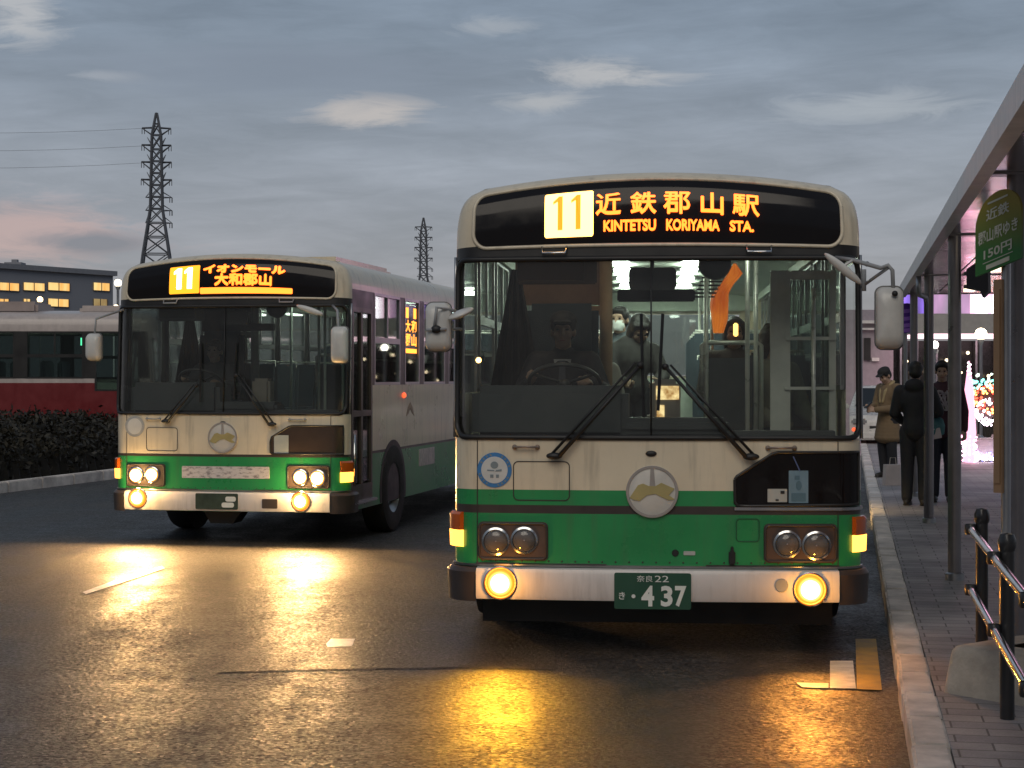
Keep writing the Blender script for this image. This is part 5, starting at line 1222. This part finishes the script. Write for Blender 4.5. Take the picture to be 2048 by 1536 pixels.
    remeshed(q, .011, 'hair', mat('hair_%g' % hair[0], hair, .55, bump=.5, bs=60), root, 3)
    if cap:
        q = MB(); q.sphere(hp(0, .015, .075), (.098, .108, .072), 0, 18, 10, rot); q.sphere(hp(0, -.10, .062), (.072, .062, .012), 0, 14, 6, rot); remeshed(q, .010, 'cap', cap, root, 2)
    # top
    q = MB(); puff = .028
    q.sphere(V['chest'] + Vector((0, .005, .02)), (.205, .145, .20)); limb(q, [V['chest'], V['waist'], V['pelvis']], [.155, .148, .165])
    for s in 'LR':
        wv = (V['wr' + s] - V['el' + s]).normalized()
        limb(q, [V['sh' + s], V['el' + s], V['wr' + s] - wv * .015], [.082, .068, .050]); limb(q, [V['chest'] + Vector((0, 0, .12)), V['sh' + s]], [.085, .078])
    limb(q, [V['neck'] - Vector((0, 0, .06)), V['neck'] + Vector((0, .005, .015))], [.085, .075])
    if coat:
        pz = V['pelvis']; 
        for t in np.linspace(0, 1, 7):
            c = pz.lerp(Vector((pz.x, pz.y, coat)), t); q.sphere(c, (.185 + .05 * t, .15 + .05 * t, .10), 0, 16, 8)
    if hooded: q.sphere(V['neck'] + Vector((0, .08, .02)), (.12, .08, .09), 0, 14, 9)
    remeshed(q, .013, 'coat' if coat else 'jacket', top, root, 5)
    if collar is not None:
        q = MB(); c = V['neck']
        for s in (-1, 1): q.tube([c + Vector((s * .055, .05, .06)), c + Vector((s * .085, -.03, .01)), c + Vector((s * .05, -.12, -.10)), c + Vector((s * .025, -.165, -.28))], [.028, .035, .035, .02], 8)
        remeshed(q, .011, 'collar', collar, root, 4)
    if tie:
        q = MB(); c = V['neck']; y = V['chest'].y - .155
        q.prism([(-.06, -.03), (.06, -.03), (.03, -.24), (-.03, -.24)], lambda a, b_, d: Vector((a, y + d + (.05 if b_ > -.1 else 0), c.z + b_)), -.004, .01); q.build('shirt_front', mat('shirt_grey', (.34, .34, .35), .7), root)
        q = MB(); q.prism([(-.018, -.04), (.018, -.04), (.026, -.2), (0, -.25), (-.026, -.2)], lambda a, b_, d: Vector((a, y - .008 + d + (.05 if b_ > -.1 else 0), c.z + b_)), -.004, .006); q.build('tie', mat('tie_dark', (.05, .05, .07), .6), root)
    q = MB(); q.sphere(V['pelvis'] - Vector((0, 0, .0)), (.155, .125, .12))
    for s in 'LR': limb(q, [V['hip' + s], V['kn' + s], V['an' + s] + Vector((0, 0, .02))], [.108, .082, .068])
    remeshed(q, .013, 'trousers', bottom, root, 4)
    for s in 'LR':
        q = MB(); a = V['an' + s]; q.sphere(a + Vector((0, -.06, -.04)), (.052, .14, .042), 0, 14, 8); q.sphere(a + Vector((0, 0, -.01)), (.055, .06, .05), 0, 12, 8); q.box(a + Vector((0, -.06, -.068)), (.09, .25, .02), bev=.008); remeshed(q, .010, 'shoe', mat('shoe_dark', (.03, .025, .022), .4), root, 2)
    return root, V
M_c1 = mat('coat_beige', (.20, .135, .075), .85, bump=.3, bs=40); M_c2 = mat('jacket_black', (.012, .012, .015), .75, bump=.2, bs=40); M_c3 = mat('jacket_maroon', (.05, .018, .026), .8, bump=.2, bs=40)
M_tr = mat('trousers_dark', (.018, .018, .022), .8); M_tr2 = mat('trousers_navy', (.03, .032, .045), .8); M_uni = mat('uniform_dark', (.022, .020, .026), .7); M_uni2 = mat('uniform_grey', (.05, .052, .056), .7)
# waiting people
p = at(1776, 755, 26.5); J = dict(STAND, wrL=(-.05, -.32, 1.10), elL=(-.22, -.05, 1.10), elR=(.22, -.05, 1.08), wrR=(.06, -.32, 1.06), head=(0, -.07, 1.58))
pa, V = person((p.x, p.y, .142), R(-58), J, 'person in beige coat and dark cap looking down at a phone beside the bus', M_c1, M_tr, coat=.62, cap=mat('cap_dark', (.02, .018, .018), .8), collar=mat('scarf_pale', (.36, .27, .14), .8), look=(0, -1, -.55), group='people waiting at the shelter')
q = MB(); q.box((0, 0, 0), (.075, .012, .15), bev=.006); ph = q.build('mobile_phone', mat('phone_black', (.02, .02, .022), .2)); ph.matrix_world = Matrix.Translation((p.x, p.y, .142)) @ Matrix.Rotation(R(-58), 4, 'Z') @ Matrix.Translation((.0, -.43, 1.13)) @ Matrix.Rotation(R(-50), 4, 'X'); tag(ph, 'small dark phone in the hands of the person in the beige coat', 'phone')
p = at(1831, 755, 20.7); J = dict(STAND, head=(0, -.015, 1.62), elL=(-.27, -.04, 1.14), wrL=(-.20, -.28, 1.10), elR=(.25, 0, 1.12), wrR=(.20, -.22, 1.02))
person((p.x, p.y, .142), R(158), J, 'person in black jacket with blue collar seen from behind next to the middle shelter post', M_c2, M_tr, group='people waiting at the shelter', hooded=True, collar=mat('collar_blue', (.03, .10, .22), .8), look=(.1, -1, -.1))
p = at(1884, 755, 21.3); J = dict(STAND, head=(0, -.02, 1.635), neck=(0, .02, 1.46), chest=(0, .01, 1.29), shL=(-.19, .02, 1.41), shR=(.19, .02, 1.41), elL=(-.25, -.02, 1.14), wrL=(-.16, -.22, 1.02), elR=(.26, .03, 1.14), wrR=(.27, -.03, .90))
pc, V = person((p.x, p.y, .142), R(-14), J, 'person in maroon jacket facing the camera holding a teal bag', M_c3, M_tr2, group='people waiting at the shelter', look=(0, -1, -.15))
q = MB()
for k in range(9): q.tube([(rnd.uniform(-.08, .09), -.150 - .003 * k, rnd.uniform(1.10, 1.40)) for _ in range(3)], .011, 5)
q.build('jacket_print', mat('print_pale', (.34, .30, .32), .8), pc)
b = at(1866, 845, 20.85); root = empty('carrier_bag', (b.x, b.y, b.z - .16), R(-10)); tag(root, 'teal carrier bag held in front of the person in maroon', 'bag')
q = MB(); rows = [[(hx * math.cos(a), hy * math.sin(a) + .012 * math.sin(5 * a + z * 30), z) for a in np.linspace(0, 2 * math.pi, 20, endpoint=False)] for z, hx, hy in ((0, .10, .04), (.02, .135, .055), (.12, .145, .065), (.20, .12, .045), (.24, .07, .02))]; q.grid(rows, 0, True); q.add(rows[0], [tuple(range(20))]); q.build('sack', mat('bag_teal', (.05, .16, .17), .45, var=.3, vs=14), root, smooth=True)
q = MB(); q.tube([(-.05, 0, .23), (-.03, 0, .30), (.03, 0, .30), (.05, 0, .23)], .008, 6); q.build('handle', mat('bag_teal_dark', (.03, .09, .10), .5), root)
b = at(1868, 868, 20.8); q = MB(); q.box((0, 0, 0), (.17, .012, .13), bev=.004); o = q.build('paper_packet', mat('paper_pale', (.52, .46, .46), .8)); o.location = b; o.rotation_euler = (R(8), R(-12), R(-12)); tag(o, 'pale paper packet under the teal bag', 'packet')
b = at(1783, 975, 24.6); root = empty('shopping_bag', (b.x, b.y, .142), R(10)); tag(root, 'pale paper bag standing on the pavement beside the dark clad person', 'bag')
q = MB(); q.prism([(-.12, 0), (.12, 0), (.11, .30), (-.10, .30)], lambda a, b_, d: Vector((a, d, b_)), -.06, .06); q.build('sack', mat('bag_pale', (.46, .40, .38), .7), root)
q = MB(); q.tube([(-.05, -.05, .30), (-.04, -.05, .40), (.04, -.05, .40), (.05, -.05, .30)], .006, 6); q.build('handle', mat('string_pale', (.4, .35, .3), .7), root)

# people aboard, placed in the frame of their bus
def aboard(bus, x, y, z, rz, J, label, **kw):
    M = Matrix.Translation(bus.location) @ Matrix.Rotation(bus.rotation_euler.z, 4, 'Z'); w = M @ Vector((x, y, z))
    return person((w.x, w.y, w.z), bus.rotation_euler.z + rz, J, label, **kw)
DR = dict(SIT, elL=(-.27, -.08, .84), elR=(.27, -.08, .84), wrL=(-.20, -.34, .90), wrR=(.20, -.34, .90))
DRH = .735
aboard(bus_near, -.635, 1.34, DRH + .03, 0, DR, 'driver in dark uniform and tie at the wheel of the brightly lit bus', top=M_uni, bottom=M_tr, tie=True, group='bus drivers', skin=(.30, .19, .14), cap=mat('driver_cap', (.02, .02, .025), .7))
aboard(bus_left, -.64, 1.34, DRH + .0, 0, DR, 'driver in dark uniform at the wheel of the bus with blazing headlights', top=M_uni2, bottom=M_tr, group='bus drivers', skin=(.28, .2, .15))
aboard(bus_near, -.52, 2.45, .70, R(4), dict(SIT), 'passenger in white cap and pale shirt sitting behind the driver', top=mat('shirt_white', (.60, .60, .56), .8), bottom=M_tr2, cap=mat('cap_white', (.68, .68, .62), .8), group='passengers in the lit bus')
aboard(bus_near, -.34, 5.6, .985, R(-18), dict(SIT, wrL=(-.08, -.34, .98), wrR=(.10, -.34, .98)), 'masked passenger with short dark hair sitting at the back of the lit bus', top=mat('coat_grey_blue', (.10, .12, .14), .8), bottom=M_tr, mask=True, group='passengers in the lit bus')
aboard(bus_near, -.22, 4.2, .80, R(20), dict(STAND, head=(.05, -.1, 1.30), neck=(.03, -.04, 1.17), chest=(.02, -.02, 1.05), waist=(0, 0, .92), pelvis=(0, 0, .82), shL=(-.16, 0, 1.12), shR=(.2, 0, 1.12), elL=(-.24, -.1, .92), elR=(.26, -.1, .92), wrL=(-.15, -.3, .86), wrR=(.15, -.3, .86), hipL=(-.09, 0, .80), hipR=(.09, 0, .80), knL=(-.1, -.08, .44), knR=(.1, -.08, .44)), 'passenger in dark coat stooping in the aisle of the lit bus', top=mat('coat_dark', (.045, .042, .04), .8), bottom=M_tr, look=(0, -.8, -.7), group='passengers in the lit bus', hairlen=.1)
aboard(bus_near, .62, 3.25, .80, R(2), dict(SIT), 'dark haired passenger sitting behind the boarding screen of the lit bus', top=mat('coat_brown', (.05, .035, .025), .8), bottom=M_tr, group='passengers in the lit bus', hairlen=.15)
aboard(bus_near, .86, 2.30, .70, R(35), dict(SIT), 'long haired passenger in pale beige coat sitting near the open door of the lit bus', top=mat('coat_pale', (.26, .23, .17), .8), bottom=M_tr, group='passengers in the lit bus', hairlen=.3)
